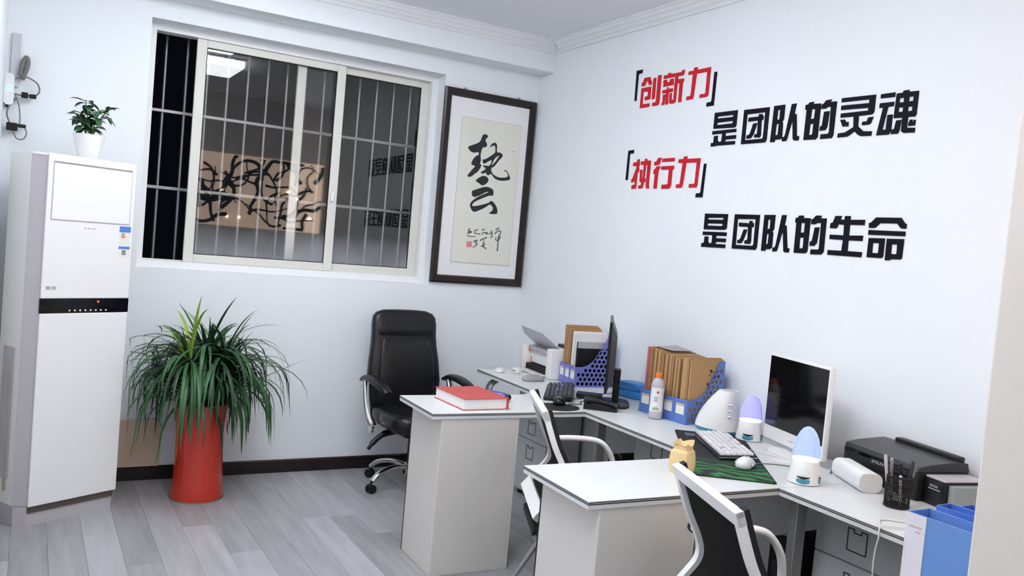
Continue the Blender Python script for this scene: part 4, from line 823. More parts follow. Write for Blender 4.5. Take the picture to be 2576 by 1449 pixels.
# ------------------------------------------------------------------ white-framed mesh chairs (face local +x)
def mesh_chair(loc, rz, label):
    c = thing('mesh_chair', label, 'chair', loc, rz, 'white framed mesh-back chairs at the desks')
    P = bez([(-0.285, 0.92), (-0.236, 0.79), (-0.196, 0.71), (-0.180, 0.66), (-0.186, 0.62), (-0.218, 0.575), (-0.288, 0.487)], 6)
    P = [(q[0], q[1]) for q in P]
    hw = 0.225
    for s in (-1, 1):                                   # side rails, flat section
        rings = []
        for i, (px_, pz_) in enumerate(P):
            q0 = P[max(i-1, 0)]; q1 = P[min(i+1, len(P)-1)]
            d = Vector((q1[0]-q0[0], 0, q1[1]-q0[1])).normalized(); n_ = Vector((d.z, 0, -d.x))
            y = s*hw; wv = 0.015; tv = 0.011
            c0 = Vector((px_, y, pz_)); yv = Vector((0, 1, 0))
            rings.append([c0+n_*tv+yv*wv, c0+n_*tv-yv*wv, c0-n_*tv-yv*wv, c0-n_*tv+yv*wv])
        B().loft(rings).obj('side_rail', white_m, c, 50)
        # black backing seen on the seat side of the rail
        rings = []
        for i, (px_, pz_) in enumerate(P):
            q0 = P[max(i-1, 0)]; q1 = P[min(i+1, len(P)-1)]
            d = Vector((q1[0]-q0[0], 0, q1[1]-q0[1])).normalized(); n_ = Vector((d.z, 0, -d.x))
            if n_.x < 0: n_ = -n_
            c0 = Vector((px_, s*hw, pz_))+n_*0.019; yv = Vector((0, 1, 0))
            rings.append([c0+n_*0.009+yv*0.014, c0+n_*0.009-yv*0.014, c0-n_*0.009-yv*0.014, c0-n_*0.009+yv*0.014])
        B().loft(rings).obj('inner_rail', bmatte_m, c, 50)
    def rail(p, q, nm):
        d = Vector((q[0]-p[0], 0, q[1]-p[1])).normalized()
        n_ = Vector((d.z, 0, -d.x)); cc = Vector((p[0], 0, p[1]))
        r_ = []
        for y in (-hw-0.015, -hw+0.02, 0, hw-0.02, hw+0.015):
            e = 0.020 if nm == 'top_rail' else 0.028
            c0 = cc+Vector((0, y, 0))
            r_.append([c0+n_*0.012, c0+n_*0.012+d*2*e, c0-n_*0.012+d*2*e, c0-n_*0.012])
        B().loft(r_).obj(nm, white_m, c, 50)
    rail(P[0], P[2], 'top_rail'); rail(P[-1], P[-3], 'bottom_rail')
    vs = []; fs = []; nn = 9                            # stretched mesh, slightly dished
    for i, (px_, pz_) in enumerate(P):
        for j in range(nn):
            u = -1+2*j/(nn-1)
            vs.append((px_-0.022*(1-u*u)*math.sin(math.pi*i/(len(P)-1))+0.006, u*(hw-0.012), pz_))
    for i in range(len(P)-1):
        for j in range(nn-1):
            a = i*nn+j; fs.append((a, a+1, a+nn+1, a+nn))
    m0 = B().add(vs, fs)
    n0 = len(m0.v); m0.add([v+Vector((0.004, 0, 0)) for v in m0.v[:n0]], [tuple(reversed(f)) for f in m0.f[:]])
    m0.obj('mesh_back', mesh_m, c, 60)
    B().box(-0.176, -0.168, -hw+0.02, hw-0.02, 0.655, 0.665, 0.003).obj('lumbar_strap', bmatte_m, c)
    st_ = [sring(0.235*a, 0.225*a, 0, z_, 32, 0.42, cx=0.0) for z_, a in ((0.41, 0.9), (0.42, 0.98), (0.45, 1.0), (0.47, 0.98), (0.48, 0.9))]
    B().loft(st_).obj('seat', bmatte_m, c, 60)
    for s in (-1, 1):
        y = s*0.262
        B().tube(bez([(-0.185, y, 0.70), (-0.10, y, 0.712), (0.02, y, 0.71), (0.075, y, 0.685), (0.115, y, 0.62), (0.125, y, 0.53), (0.115, s*0.235, 0.44)], 6), 0.015, 12, flat=(1.3, 0.85)).obj('armrest', white_m, c, 60)
        B().cyl((-0.182, s*0.225, 0.70), (-0.182, s*0.290, 0.70), 0.012, n=12).obj('arm_pivot', white_m, c, 40)
        B().cyl((-0.182, s*0.290, 0.70), (-0.182, s*0.304, 0.70), 0.017, n=14).obj('pivot_cap', black_m, c, 40)
        # tubular leg: seat front, back under the seat, sloping to the rear, then a floor runner
        B().tube(bez([(0.19, s*0.21, 0.40), (0.0, s*0.215, 0.395), (-0.12, s*0.22, 0.36), (-0.24, s*0.235, 0.16), (-0.305, s*0.24, 0.035), (-0.27, s*0.24, 0.013), (-0.1, s*0.24, 0.013), (0.24, s*0.24, 0.013)], 6), 0.0125, 12).obj('leg_tube', silver_m, c, 60)
    B().cyl((0.24, -0.24, 0.013), (0.24, 0.24, 0.013), 0.0124, n=12).obj('front_runner', silver_m, c, 60)
    B().cyl((-0.27, -0.205, 0.40), (-0.27, 0.205, 0.40), 0.011, n=12).obj('cross_tube', silver_m, c, 60)
    B().box(-0.285, -0.19, -0.18, 0.18, 0.40, 0.43, 0.006).obj('back_bracket', bmatte_m, c)
    return c
def place(ctr, ang, label):
    a = math.radians(ang); return mesh_chair((ctr[0]+0.285*math.cos(a), ctr[1]+0.285*math.sin(a), 0), a, label)
place((1.885, 2.985), -24.6, 'white framed black mesh chair behind the middle desk return')
place((1.71, 1.783), -20.6, 'nearest white framed black mesh chair, cut off by the picture edge')

# ------------------------------------------------------------------ things on the desks
Z = ZT+0.0006
# big red ledger
bk_ = thing('book', 'thick red hardcover book lying on the desk return near the window', 'book', (1.93, 3.672, Z), math.radians(1.5))
B().box(-0.118, 0.112, -0.152, 0.152, 0.003, 0.0515).obj('page_block', pages_m, bk_)
b = B(); b.box(-0.124, 0.122, -0.158, 0.158, 0.0515, 0.0548, 0.001, 1); b.obj('front_cover', bookr_m, bk_)
B().box(-0.124, 0.122, -0.158, 0.158, 0.0, 0.003, 0.001, 1).obj('back_cover', bookr_m, bk_)
B().box(0.112, 0.122, -0.158, 0.158, 0.003, 0.0515).obj('spine', bookr_m, bk_)
tb = thing('small_bottle', 'small violet-blue bottle with black cap lying behind the red book', 'bottle', (2.125, 3.74, Z+0.022), math.radians(-62))
B().lathe([(0.001, -0.06), (0.018, -0.058), (0.021, -0.05), (0.021, 0.028), (0.014, 0.042)], 20).xf(Matrix.Rotation(math.radians(90), 4, 'Y')).obj('bottle_body', mat('violet_bottle', rgb(110, 112, 205), 0.15, trans=0.4), tb, 50)
B().lathe([(0.016, 0.042), (0.016, 0.062), (0.012, 0.066)], 18).xf(Matrix.Rotation(math.radians(90), 4, 'Y')).obj('cap', black_m, tb, 50)

# white laser printer, front towards the room
pr = thing('printer', 'white desktop printer with raised paper tray and orange tape tabs in the corner', 'printer', (2.80, 4.515, Z), math.radians(-5))
b = B(); b.box(0.0, 0.27, 0.165, 0.215, 0.0, 0.165, 0.008); b.obj('left_column', white_m, pr, 40)
b = B(); b.box(0.0, 0.27, -0.215, -0.150, 0.0, 0.185, 0.008); b.obj('right_column', white_m, pr, 40)
B().box(0.05, 0.27, -0.150, 0.165, 0.055, 0.150, 0.006).obj('front_door', white_m, pr)
B().box(0.03, 0.27, -0.150, 0.165, 0.136, 0.162, 0.004).obj('top_strip', acg_m, pr)
B().box(0.02, 0.27, -0.150, 0.165, 0.0, 0.05, 0.003).obj('paper_slot', bmatte_m, pr)
B().box(-0.03, 0.05, -0.13, 0.14, 0.004, 0.014, 0.003).obj('output_tray', white_m, pr)
tr = B().prism([[(0.0, -0.20), (0.18, -0.16), (0.21, 0.10), (0.12, 0.20), (0.0, 0.20)]], -0.0015, 0.0015, lambda a, b_, h: (0.10-a*0.80-h*0.5, b_, 0.163+a*0.62+h*0.8))
tr.obj('raised_tray', mat('pale_tray', rgb(226, 226, 232), 0.35), pr)
B().box(0.12, 0.26, -0.200, -0.06, 0.186, 0.206, 0.004).obj('cartridge_lid', black_m, pr)
for y_, z_, xx in ((0.15, 0.125, 0.026), (0.15, 0.06, 0.046), (-0.135, 0.125, 0.026), (-0.135, 0.06, 0.046)):
    B().box(xx, xx+0.003, y_-0.007, y_+0.007, z_, z_+0.034).obj('orange_tape_tab', otape_m, pr)

# small white things in front of it
ms = thing('computer_mouse', 'flat white mouse lying on the desk end by the window', 'mouse', (2.60, 4.60, Z), math.radians(60))
B().loft([sring(0.052*a, 0.03*a, 0, z_, 28, 0.8) for z_, a in ((0, 0.92), (0.004, 1.0), (0.012, 0.95), (0.02, 0.75), (0.025, 0.4))]).obj('shell', white_m, ms, 60)
B().box(0.022, 0.034, -0.003, 0.003, 0.020, 0.026, 0.001).obj('scroll_wheel', acg_m, ms)
ad = thing('power_adapter', 'small white plug adapter in front of the white printer', 'adapter', (2.70, 4.555, Z), 0.3)
B().box(-0.022, 0.022, -0.028, 0.028, 0, 0.032, 0.006).obj('housing', white_m, ad, 40)
for q in (-0.008, 0.008): B().box(-0.038, -0.022, q-0.0015, q+0.0015, 0.014, 0.02).obj('pin', silver_m, ad)
pp = thing('paper_sheet', 'loose white sheets in front of the white printer slot', 'paper', (2.745, 4.44, Z), -0.1)
for i in range(2): B().box(-0.05+0.008*i, 0.04, -0.09+0.01*i, 0.09, 0.0005+0.0012*i, 0.0013+0.0012*i).obj('sheet', pages_m, pp)
cb = thing('cable_bag', 'clear plastic bag holding a coiled white cable beside the blue organiser', 'bag', (2.66, 4.29, Z))
B().loft([sring(0.07*a, 0.05*a, 0, z_, 28, 0.8) for z_, a in ((0, 0.9), (0.005, 1.0), (0.02, 0.95), (0.032, 0.6), (0.036, 0.25))]).obj('plastic_bag', mat('thin_plastic', rgb(225, 225, 228), 0.25, trans=0.55, ior=1.1), cb, 60)
b = B()
for i in range(3):
    b.tube([(0.042*math.cos(q*0.35), 0.028*math.sin(q*0.35), 0.007+0.007*i) for q in range(18)], 0.003, 6)
b.obj('cable_coil', cablew_m, cb, 60)
cf = thing('cable_clip', 'crumpled white film scrap lying between keyboard and blue organiser', 'film', (2.735, 4.085, Z), 0.5)
B().add([(-0.04, -0.02, 0), (0.045, -0.015, 0), (0.04, 0.02, 0), (-0.035, 0.022, 0), (0.0, 0.0, 0.02), (-0.015, 0.012, 0.012)], [(0, 1, 4), (1, 2, 4), (2, 3, 5, 4), (3, 0, 4, 5)]).obj('film', mat('thin_plastic', rgb(225, 225, 228), 0.3), cf)

# ---- file organisers
def organiser(loc, rz, nslot, sw, m, label):
    """front towards local -x, slots side by side along y"""
    t = thing('file_organiser', label, 'file organiser', loc, rz)
    D_, hf, hb, th = 0.235, 0.118, 0.31, 0.003
    W_ = nslot*sw
    prof = [(0, 0), (D_, 0), (D_, hb)]+arc(D_-0.028, hb-0.015, 0.015, 90, 140, 3)+[(0.165, 0.235), (0.125, 0.175), (0.098, 0.145), (0.07, 0.128), (0.04, 0.119), (0, hf)]
    holes = []
    for r_ in range(11):
        for c_ in range(9):
            hx = 0.020+c_*0.029+(0.0145 if r_ % 2 else 0); hz = 0.02+r_*0.0265
            lim = hf if hx < 0.05 else (hf+(hx-0.05)*1.05 if hx < 0.12 else 0.19+(hx-0.12)*1.55)
            if hx < D_-0.014 and hz < min(lim, hb)-0.022: holes.append(list(reversed(circ(hx, hz, 0.0112, 10))))
    for i in range(nslot+1):
        y = -W_/2+i*sw
        hs = holes if i in (0, nslot) else []
        B().prism([prof]+hs, y-th/2, y+th/2, lambda a, b_, h: (a, h, b_)).obj('side_panel' if i in (0, nslot) else 'divider', m, t)
    B().box(0, D_, -W_/2, W_/2, 0, th).obj('base', m, t)
    B().box(D_-th, D_, -W_/2, W_/2, th, hb-0.02).obj('back_panel', m, t)
    fp_ = B().box(-th, 0, -W_/2-0.0015, W_/2+0.0015, 0, hf).obj('front_panel', m, t)
    B().box(-th-0.004, 0.0, -W_/2-0.004, W_/2+0.004, 0, 0.006).obj('foot_lip', m, t)
    for i in range(nslot):
        yc = -W_/2+(i+0.5)*sw
        lc = B().box(-th-0.0012, -th, yc-sw*0.33, yc+sw*0.33, 0.045, 0.098).obj('label_card', card_m, fp_)
        B().box(-th-0.0018, -th, yc-sw*0.33, yc+sw*0.33, 0.086, 0.098).obj('label_band', mat('label_band', rgb(200, 186, 180), 0.6), fp_)
    for i in range(1, nslot):
        y = -W_/2+i*sw; B().box(-th-0.002, -th, y-0.002, y+0.002, 0.0, hf).obj('rib', m, fp_)
    return t
def in_org(base, rz, x0, x1, y0, y1, z0, z1, m, name, label, cat, group, tilt=0.0):
    o = B().box(x0, x1, y0, y1, z0, z1).obj(name, m)
    o.location = base; o.rotation_euler = (tilt, 0, rz)
    tag(o, label, cat, group); return o
O1, R1 = Vector((2.825, 4.176, Z)), math.radians(-7)
organiser(O1, R1, 3, 0.07, viol_m, 'violet-blue plastic file organiser beside the white printer, three label slots')
ORD = ['first', 'second', 'third', 'fourth', 'fifth', 'sixth', 'seventh', 'eighth', 'ninth', 'tenth', 'eleventh', 'twelfth']
g1 = 'kraft folders in the violet organiser'
for i, (ya, yb, zz) in enumerate(((0.088, 0.100, 0.345), (0.072, 0.084, 0.342), (0.052, 0.066, 0.335), (0.0385, 0.050, 0.33), (0.010, 0.032, 0.318))):
    in_org(O1, R1, 0.012, 0.226, ya, yb, 0.0035, zz, kraft_m if i % 2 else kraft2_m, 'kraft_folder', 'brown kraft folder in the violet organiser, %s from the white printer' % ORD[i], 'folder', g1)
in_org(O1, R1, 0.014, 0.226, -0.018, -0.004, 0.0035, 0.318, pages_m, 'paper_stack', 'stack of white paper standing in the violet organiser', 'paper', None)
in_org(O1, R1, 0.012, 0.226, -0.033, -0.022, 0.0035, 0.305, card_m, 'paper_folder', 'white paper folder in the middle slot of the violet organiser', 'folder', None)
nb_ = in_org(O1, R1, 0.020, 0.222, -0.066, -0.050, 0.0035, 0.262, black_m, 'black_notebook', 'black notebook with grey top band in the near slot of the violet organiser', 'notebook', None)
B().box(0.020, 0.222, -0.0668, -0.0492, 0.225, 0.2625).obj('grey_band', acg_m, nb_)
in_org(O1, R1, 0.016, 0.226, -0.0475, -0.0385, 0.0035, 0.312, pages_m, 'paper_wallet', 'white paper wallet directly behind the black notebook in the violet organiser', 'folder', None)
O2, R2 = Vector((2.795, 3.262, Z)), math.radians(3)
organiser(O2, R2, 4, 0.084, blue_m, 'bright blue plastic file organiser behind the drink bottle, four label slots')
g2 = 'kraft folders in the bright blue organiser'
in_org(O2, R2, 0.015, 0.226, 0.148, 0.162, 0.0035, 0.335, pink_m, 'pink_folder', 'pink folder standing at the far end of the blue organiser', 'folder', None)
for i, (ya, yb, zz) in enumerate(((0.112, 0.140, 0.330), (0.088, 0.106, 0.33), (0.060, 0.080, 0.325), (0.030, 0.052, 0.322), (0.004, 0.024, 0.318), (-0.020, -0.004, 0.315), (-0.042, -0.026, 0.312), (-0.062, -0.047, 0.31), (-0.080, -0.067, 0.308), (-0.150, -0.135, 0.322), (-0.134, -0.118, 0.32), (-0.116, -0.100, 0.318))):
    in_org(O2, R2, 0.010+0.002*(i % 3), 0.227, ya, yb, 0.0035, zz, kraft_m if i % 3 else kraft2_m, 'kraft_folder', 'brown kraft folder in the bright blue organiser, %s from the pink folder' % ORD[(i if i < 9 else {10: 10, 11: 9, 9: 11}[i])], 'folder', g2)
f0 = in_org(O2, R2, 0.012, 0.227, -0.163, -0.153, 0.0035, 0.318, kraft_m, 'printed_kraft_folder', 'kraft folder with dark printed blossom motif at the near side of the blue organiser', 'folder', None)
b = B()
rl = random.Random(5)
for i in range(16):
    cx_, cz_ = 0.15+rl.uniform(-0.02, 0.05), 0.18+rl.uniform(-0.05, 0.09)
    r_ = rl.uniform(0.006, 0.012)
    b.prism([[(cx_+(r_ if q % 2 else r_*0.45)*math.cos(q*0.628), cz_+(r_ if q % 2 else r_*0.45)*math.sin(q*0.628)) for q in range(10)]], -0.1638, -0.163, lambda a, b_, h: (a, h, b_))
b.obj('blossom_print', mat('brown_print', rgb(92, 66, 44), 0.7), f0)
sl = in_org(O2, R2, 0.06, 0.226, 0.0, 0.0015, 0.0, 0.0, clear_m, 'plastic_sleeve', 'crumpled clear plastic sleeve on top of the kraft folders in the blue organiser', 'sleeve', None)
sl.data = B().add([(0.06, 0.15, 0.338), (0.20, 0.15, 0.345), (0.21, 0.03, 0.330), (0.05, 0.02, 0.334), (0.12, 0.09, 0.352)], [(0, 1, 4), (1, 2, 4), (2, 3, 4), (3, 0, 4)]).mesh('plastic_sleeve', mat('thin_plastic', rgb(225, 225, 228), 0.3))

# ---- drink bottle
bt = thing('drink_bottle', 'clear drink bottle with orange cap and white label by the blue organiser', 'bottle', (2.74, 3.245, Z))
B().lathe([(0.026, 0), (0.033, 0.004), (0.034, 0.02), (0.034, 0.035), (0.0315, 0.05), (0.0315, 0.15), (0.034, 0.158), (0.0335, 0.172), (0.024, 0.195), (0.0145, 0.204), (0.0145, 0.206)], 28).obj('bottle_body', mat('bottle_plastic', rgb(226, 224, 236), 0.12, trans=0.3, ior=1.25), bt, 60)
lb = B().lathe([(0.0335, 0.036), (0.0325, 0.052), (0.0322, 0.10), (0.0325, 0.148), (0.0342, 0.157)], 28, cap=False).obj('paper_label', white_m, bt, 60)
b = B()
for i in range(10):
    a = math.radians(205+7*(i % 5)); zz = 0.088+0.012*(i//5)+0.004*(i % 2)
    r_ = 0.0332; b.add([(r_*math.cos(a), r_*math.sin(a), zz), (r_*math.cos(a+0.09), r_*math.sin(a+0.09), zz), (r_*math.cos(a+0.09), r_*math.sin(a+0.09), zz+0.008), (r_*math.cos(a), r_*math.sin(a), zz+0.008)], [(0, 1, 2, 3)])
b.obj('label_lettering', mat('label_grey', rgb(150, 150, 160), 0.6), lb)
b = B()
for i in range(5):
    a = math.radians(200+11*i); r_ = 0.0333
    b.add([(r_*math.cos(a), r_*math.sin(a), 0.045), (r_*math.cos(a+0.16), r_*math.sin(a+0.16), 0.047), (r_*math.cos(a+0.12), r_*math.sin(a+0.12), 0.06+0.006*(i % 2)), (r_*math.cos(a), r_*math.sin(a), 0.058)], [(0, 1, 2, 3)])
b.obj('green_leaf_print', mat('label_green', rgb(140, 180, 100), 0.6), lb)
a = math.radians(235); B().cyl((0.0318*math.cos(a), 0.0318*math.sin(a), 0.135), (0.0335*math.cos(a), 0.0335*math.sin(a), 0.135), 0.006, n=12).obj('red_logo', mat('label_red', rgb(220, 70, 60), 0.6), lb)
B().lathe([(0.0165, 0.204), (0.0168, 0.207), (0.0165, 0.226), (0.014, 0.228)], 24).obj('cap', orange_m, bt, 50)

# ---- black monitor seen edge-on
M1A = math.radians(36.6)
m1 = thing('monitor', 'black flat monitor turned away on the first desk, seen edge-on', 'monitor', (2.735, 3.595, Z), math.pi/2-M1A)
# local x: along the screen (away from camera), local y: left = screen side
B().box(-0.255, 0.255, 0.035, 0.050, 0.092, 0.452, 0.003).obj('bezel', black_m, m1)
B().box(-0.247, 0.247, 0.0495, 0.051, 0.108, 0.445).obj('screen', blackg_m, m1)
B().loft([[Vector((x_, 0.036, z_)) for x_, z_ in ((-0.24, 0.10), (0.24, 0.10), (0.24, 0.44), (-0.24, 0.44))], [Vector((x_, 0.006, z_)) for x_, z_ in ((-0.17, 0.17), (0.17, 0.17), (0.17, 0.37), (-0.17, 0.37))]]).obj('back_shell', mat('grey_black_shell', rgb(58, 58, 62), 0.4), m1)
B().box(-0.035, 0.035, -0.03, 0.006, 0.012, 0.19, 0.004).obj('neck', black_m, m1)
B().loft([sring(0.13*a_, 0.085*a_, -0.005, z_, 32, 0.6) for z_, a_ in ((0, 1.0), (0.008, 1.0), (0.014, 0.93))]).obj('base', black_m, m1, 50)

# ---- desk phone
ph = thing('desk_phone', 'black desk telephone beside the monitor base at the desk seam', 'telephone', (2.585, 3.488, Z), math.radians(50))
B().prism([[(-0.085, 0), (0.085, 0), (0.085, 0.026), (0.07, 0.030), (-0.085, 0.014)]], -0.065, 0.065, lambda a, b_, h: (h, a, b_)).obj('phone_body', black_m, ph)
for r_ in range(4):
    for c_ in range(3):
        y_ = -0.06+r_*0.024; zz = 0.014+(y_+0.085)*0.103
        B().box(0.0+c_*0.019, 0.014+c_*0.019, y_, y_+0.015, zz-0.001, zz+0.005, 0.001, 1).obj('keypad_button', bmatte_m, ph)
B().tube(bez([(-0.04, -0.085, 0.022), (-0.04, -0.06, 0.034), (-0.04, 0.04, 0.046), (-0.04, 0.085, 0.040)], 4), [0.02, 0.022, 0.02, 0.016, 0.014, 0.014, 0.014, 0.014, 0.016, 0.018, 0.021, 0.022, 0.019], 12).obj('handset', black_m, ph, 60)
bx = thing('network_box', 'flat black box behind the desk telephone', 'device', (2.688, 3.742, Z), math.radians(50))
B().box(-0.03, 0.03, -0.07, 0.07, 0.003, 0.032, 0.006).obj('housing', black_m, bx, 40)
for sx in (-0.02, 0.02):
    for sy in (-0.055, 0.055): B().cyl((sx, sy, 0), (sx, sy, 0.004), 0.006, n=8).obj('rubber_foot', bmatte_m, bx)
bc = thing('blue_case', 'blue round-edged plastic case standing behind the black monitor', 'case', (3.00, 3.76, Z), math.radians(10))
for za, zb in ((0.0, 0.045), (0.047, 0.085)):
    B().loft([sring(0.06*a_, 0.085*a_, 0, z_, 30, 0.5) for z_, a_ in ((za, 0.93), (za+0.006, 1.0), (zb-0.008, 1.0), (zb, 0.9))]).obj('shell_half', mat('sky_blue_plastic', rgb(60, 140, 215), 0.35), bc, 50)

# ---- keyboards
def keyboard(name, label, loc, rz, L_, W_, cols, rows, body, keym, keyg, lift, special=None, edge=None):
    t = thing(name, label, 'keyboard', loc, rz)
    th = 0.016
    tilt = Matrix.Rotation(lift, 4, 'X')
    z_off = abs(math.sin(lift))*W_/2+0.0005
    MM = Matrix.Translation((0, 0, z_off)) @ tilt
    B().box(-L_/2, L_/2, -W_/2, W_/2, 0, th, 0.004).xf(MM).obj('case', body, t, 40)
    if edge: 
        B().box(-L_/2-0.0015, L_/2+0.0015, -W_/2-0.0015, W_/2+0.0015, 0.004, 0.009, 0.001, 1).xf(MM).obj('edge_trim', edge, t)
    kw, kd = (L_-0.016)/cols, (W_-0.016)/rows
    def kmesh(n):
        w_, d_ = kw*n*0.5-0.0030, kd*0.5-0.0022
        b = B().loft([[Vector((-w_, -d_, 0)), Vector((w_, -d_, 0)), Vector((w_, d_, 0)), Vector((-w_, d_, 0))], [Vector((-w_*0.86, -d_*0.82, keyg)), Vector((w_*0.86, -d_*0.82, keyg)), Vector((w_*0.86, d_*0.86, keyg)), Vector((-w_*0.86, d_*0.86, keyg))]])
        b.xf(tilt); return b
    meshes = {}
    for r in range(rows):
        c = 0.0
        while c < cols-0.01:
            n = 1
            if r == 0 and 3.9 < c < 4.1: n = 6
            if r in (1, 2) and c == 0: n = 2
            if abs(c-14) < 0.6 and r in (0, 1, 2) and False: n = 1
            if c+n > cols: n = 1
            skip = (14 <= c < 15 and r in (0, 1, 2, 3) and r % 2 == 1) or (r == 5 and int(c) in (1, 6, 11))
            if not skip:
                m_ = keym
                if special and (r, int(c)) in special: m_ = special[(r, int(c))]
                key = (n, m_.name)
                if key not in meshes: meshes[key] = kmesh(n).mesh('key', m_)
                pos = MM @ Vector((-L_/2+0.008+kw*(c+n/2), -W_/2+0.008+kd*(r+0.5), th))
                link('key', meshes[key], t, pos)
            c += n
    if lift:
        for sx in (-L_*0.42, L_*0.42):
            p = MM @ Vector((sx, W_/2-0.012, 0)); B().box(sx-0.012, sx+0.012, p.y-0.006, p.y+0.006, 0.0, p.z+0.004).obj('flip_foot', body, t)
    return t
bluek = mat('blue_key', rgb(66, 130, 190), 0.45)
keyk = mat('dark_key', rgb(66, 70, 76), 0.45, var=0.1)
d1 = math.atan2(0.43, 0.30)
keyboard('keyboard', 'black keyboard with a few blue keys on the desk nearest the window', (2.575, 3.865, Z), d1+math.pi, 0.46, 0.155, 18, 6, black_m, keyk, 0.009, math.radians(7),
         {(3, 3): bluek, (3, 4): bluek, (2, 9): bluek, (2, 10): bluek})
kd2 = math.atan2(-0.439, -0.234)
keyboard('keyboard', 'silver mechanical keyboard with white keycaps on the gaming mouse mat', (2.632, 2.655, Z+0.0035), kd2, 0.44, 0.155, 19, 6,
         mat('silver_keyboard_case', rgb(44, 45, 50), 0.35, 0.3), mat('white_keycap', rgb(238, 238, 242), 0.4), 0.009, math.radians(4), None, chrome_m)
# mouse and pad of the first desk
mp_ = tag(B().loft([sring(0.115*a_, 0.095*a_, 0, z_, 36, 1.0) for z_, a_ in ((0, 1.0), (0.0025, 1.0), (0.003, 0.985))]).obj('mouse_pad', bmatte_m, None, 40), 'round black mouse pad at the near edge of the first desk', 'mouse pad')
mp_.location = (2.36, 3.545, Z)
ms = thing('computer_mouse', 'glossy black mouse on the round pad below the black keyboard', 'mouse', (2.405, 3.605, Z+0.0032), d1)
B().loft([sring(0.058*a_, 0.034*b_, 0, z_, 28, 0.75, cx=c_) for z_, a_, b_, c_ in ((0, 0.95, 0.92, 0), (0.006, 1.0, 1.0, 0), (0.02, 0.96, 0.92, -0.002), (0.032, 0.75, 0.7, -0.008), (0.038, 0.4, 0.4, -0.012))]).obj('shell', blackg_m, ms, 60)
B().cyl((0.03, -0.003, 0.028), (0.03, 0.003, 0.028), 0.009, n=14).obj('scroll_wheel', dgrey_m, ms)

# ---- gaming mouse mat
MA, MBv = Vector((2.662, 3.005, 0)), Vector((2.182, 2.345, 0))
gd = (MBv-MA); gl_ = gd.length; gd.normalize(); gn = Vector((-gd.y, gd.x, 0))
gc = (MA+MBv)/2+gn*0.155
gm = bpy.data.materials.new('green_swirl_mat'); gm.use_nodes = True
nt = gm.node_tree; p_ = nt.nodes['Principled BSDF']; tc = nt.nodes.new('ShaderNodeTexCoord')
sp = nt.nodes.new('ShaderNodeSeparateXYZ'); nt.links.new(tc.outputs['Object'], sp.inputs[0])
wv = nt.nodes.new('ShaderNodeTexWave'); wv.inputs['Scale'].default_value = 5; wv.inputs['Distortion'].default_value = 14; wv.inputs['Detail'].default_value = 3; wv.inputs['Detail Scale'].default_value = 0.9
wv.bands_direction = 'X'
nt.links.new(tc.outputs['Object'], wv.inputs['Vector'])
mr = nt.nodes.new('ShaderNodeMapRange'); mr.inputs['From Min'].default_value = 0.08; mr.inputs['From Max'].default_value = 0.24
nt.links.new(sp.outputs['X'], mr.inputs['Value'])
ml = nt.nodes.new('ShaderNodeMath'); ml.operation = 'MULTIPLY'; nt.links.new(wv.outputs['Fac'], ml.inputs[0]); nt.links.new(mr.outputs[0], ml.inputs[1])
cr = nt.nodes.new('ShaderNodeValToRGB'); cr.color_ramp.elements[0].color = rgb(27, 30, 36); cr.color_ramp.elements[1].color = rgb(48, 128, 62)
e_ = cr.color_ramp.elements.new(0.25); e_.color = rgb(36, 66, 48); e_ = cr.color_ramp.elements.new(0.6); e_.color = rgb(40, 92, 52)
nt.links.new(ml.outputs[0], cr.inputs[0]); nt.links.new(cr.outputs[0], p_.inputs['Base Color']); p_.inputs['Roughness'].default_value = 0.8
gmt = thing('mouse_mat', 'long black gaming mat with green swirl print under the white keyboard', 'mouse mat', (gc.x, gc.y, Z), math.atan2(gd.y, gd.x))
B().prism([rrect(-gl_/2, gl_/2, -0.155, 0.155, 0.012)], 0, 0.003, XY).obj('cloth_surface', gm, gmt)
b = B(); b.prism([rrect(-gl_/2, gl_/2, -0.155, 0.155, 0.012), list(reversed(rrect(-gl_/2+0.004, gl_/2-0.004, -0.151, 0.151, 0.01)))], 0.0, 0.0034, XY); b.obj('stitched_edge', bmatte_m, gmt)
b = B()
for i in range(5): b.box(-gl_/2+0.05+0.012*i, -gl_/2+0.058+0.012*i, -0.115, -0.075, 0.003, 0.0033)
b.obj('grey_wordmark', mat('grey_mark', rgb(120, 124, 128), 0.7), gmt)

# ---- fancy white mouse
ms = thing('computer_mouse', 'white gaming mouse with chrome side on the green end of the mat', 'mouse', (2.492, 2.385, Z+0.0036), math.radians(28))
B().loft([sring(0.062*a_, 0.033*b_, 0, z_, 28, 0.75, cx=c_) for z_, a_, b_, c_ in ((0, 0.9, 0.86, 0), (0.006, 1.0, 1.0, 0), (0.020, 0.96, 0.9, -0.002), (0.032, 0.72, 0.7, -0.01), (0.039, 0.38, 0.4, -0.014))]).obj('shell', white_m, ms, 60)
for s in (-1, 1): B().loft([sring(0.026*a_, 0.004, s*0.033, z_, 16, 0.8) for z_, a_ in ((0.006, 0.9), (0.014, 1.0), (0.022, 0.7))]).obj('chrome_side', chrome_m, ms, 60)
B().cyl((0.034, -0.003, 0.028), (0.034, 0.003, 0.028), 0.009, n=14).obj('scroll_wheel', chrome_m, ms)

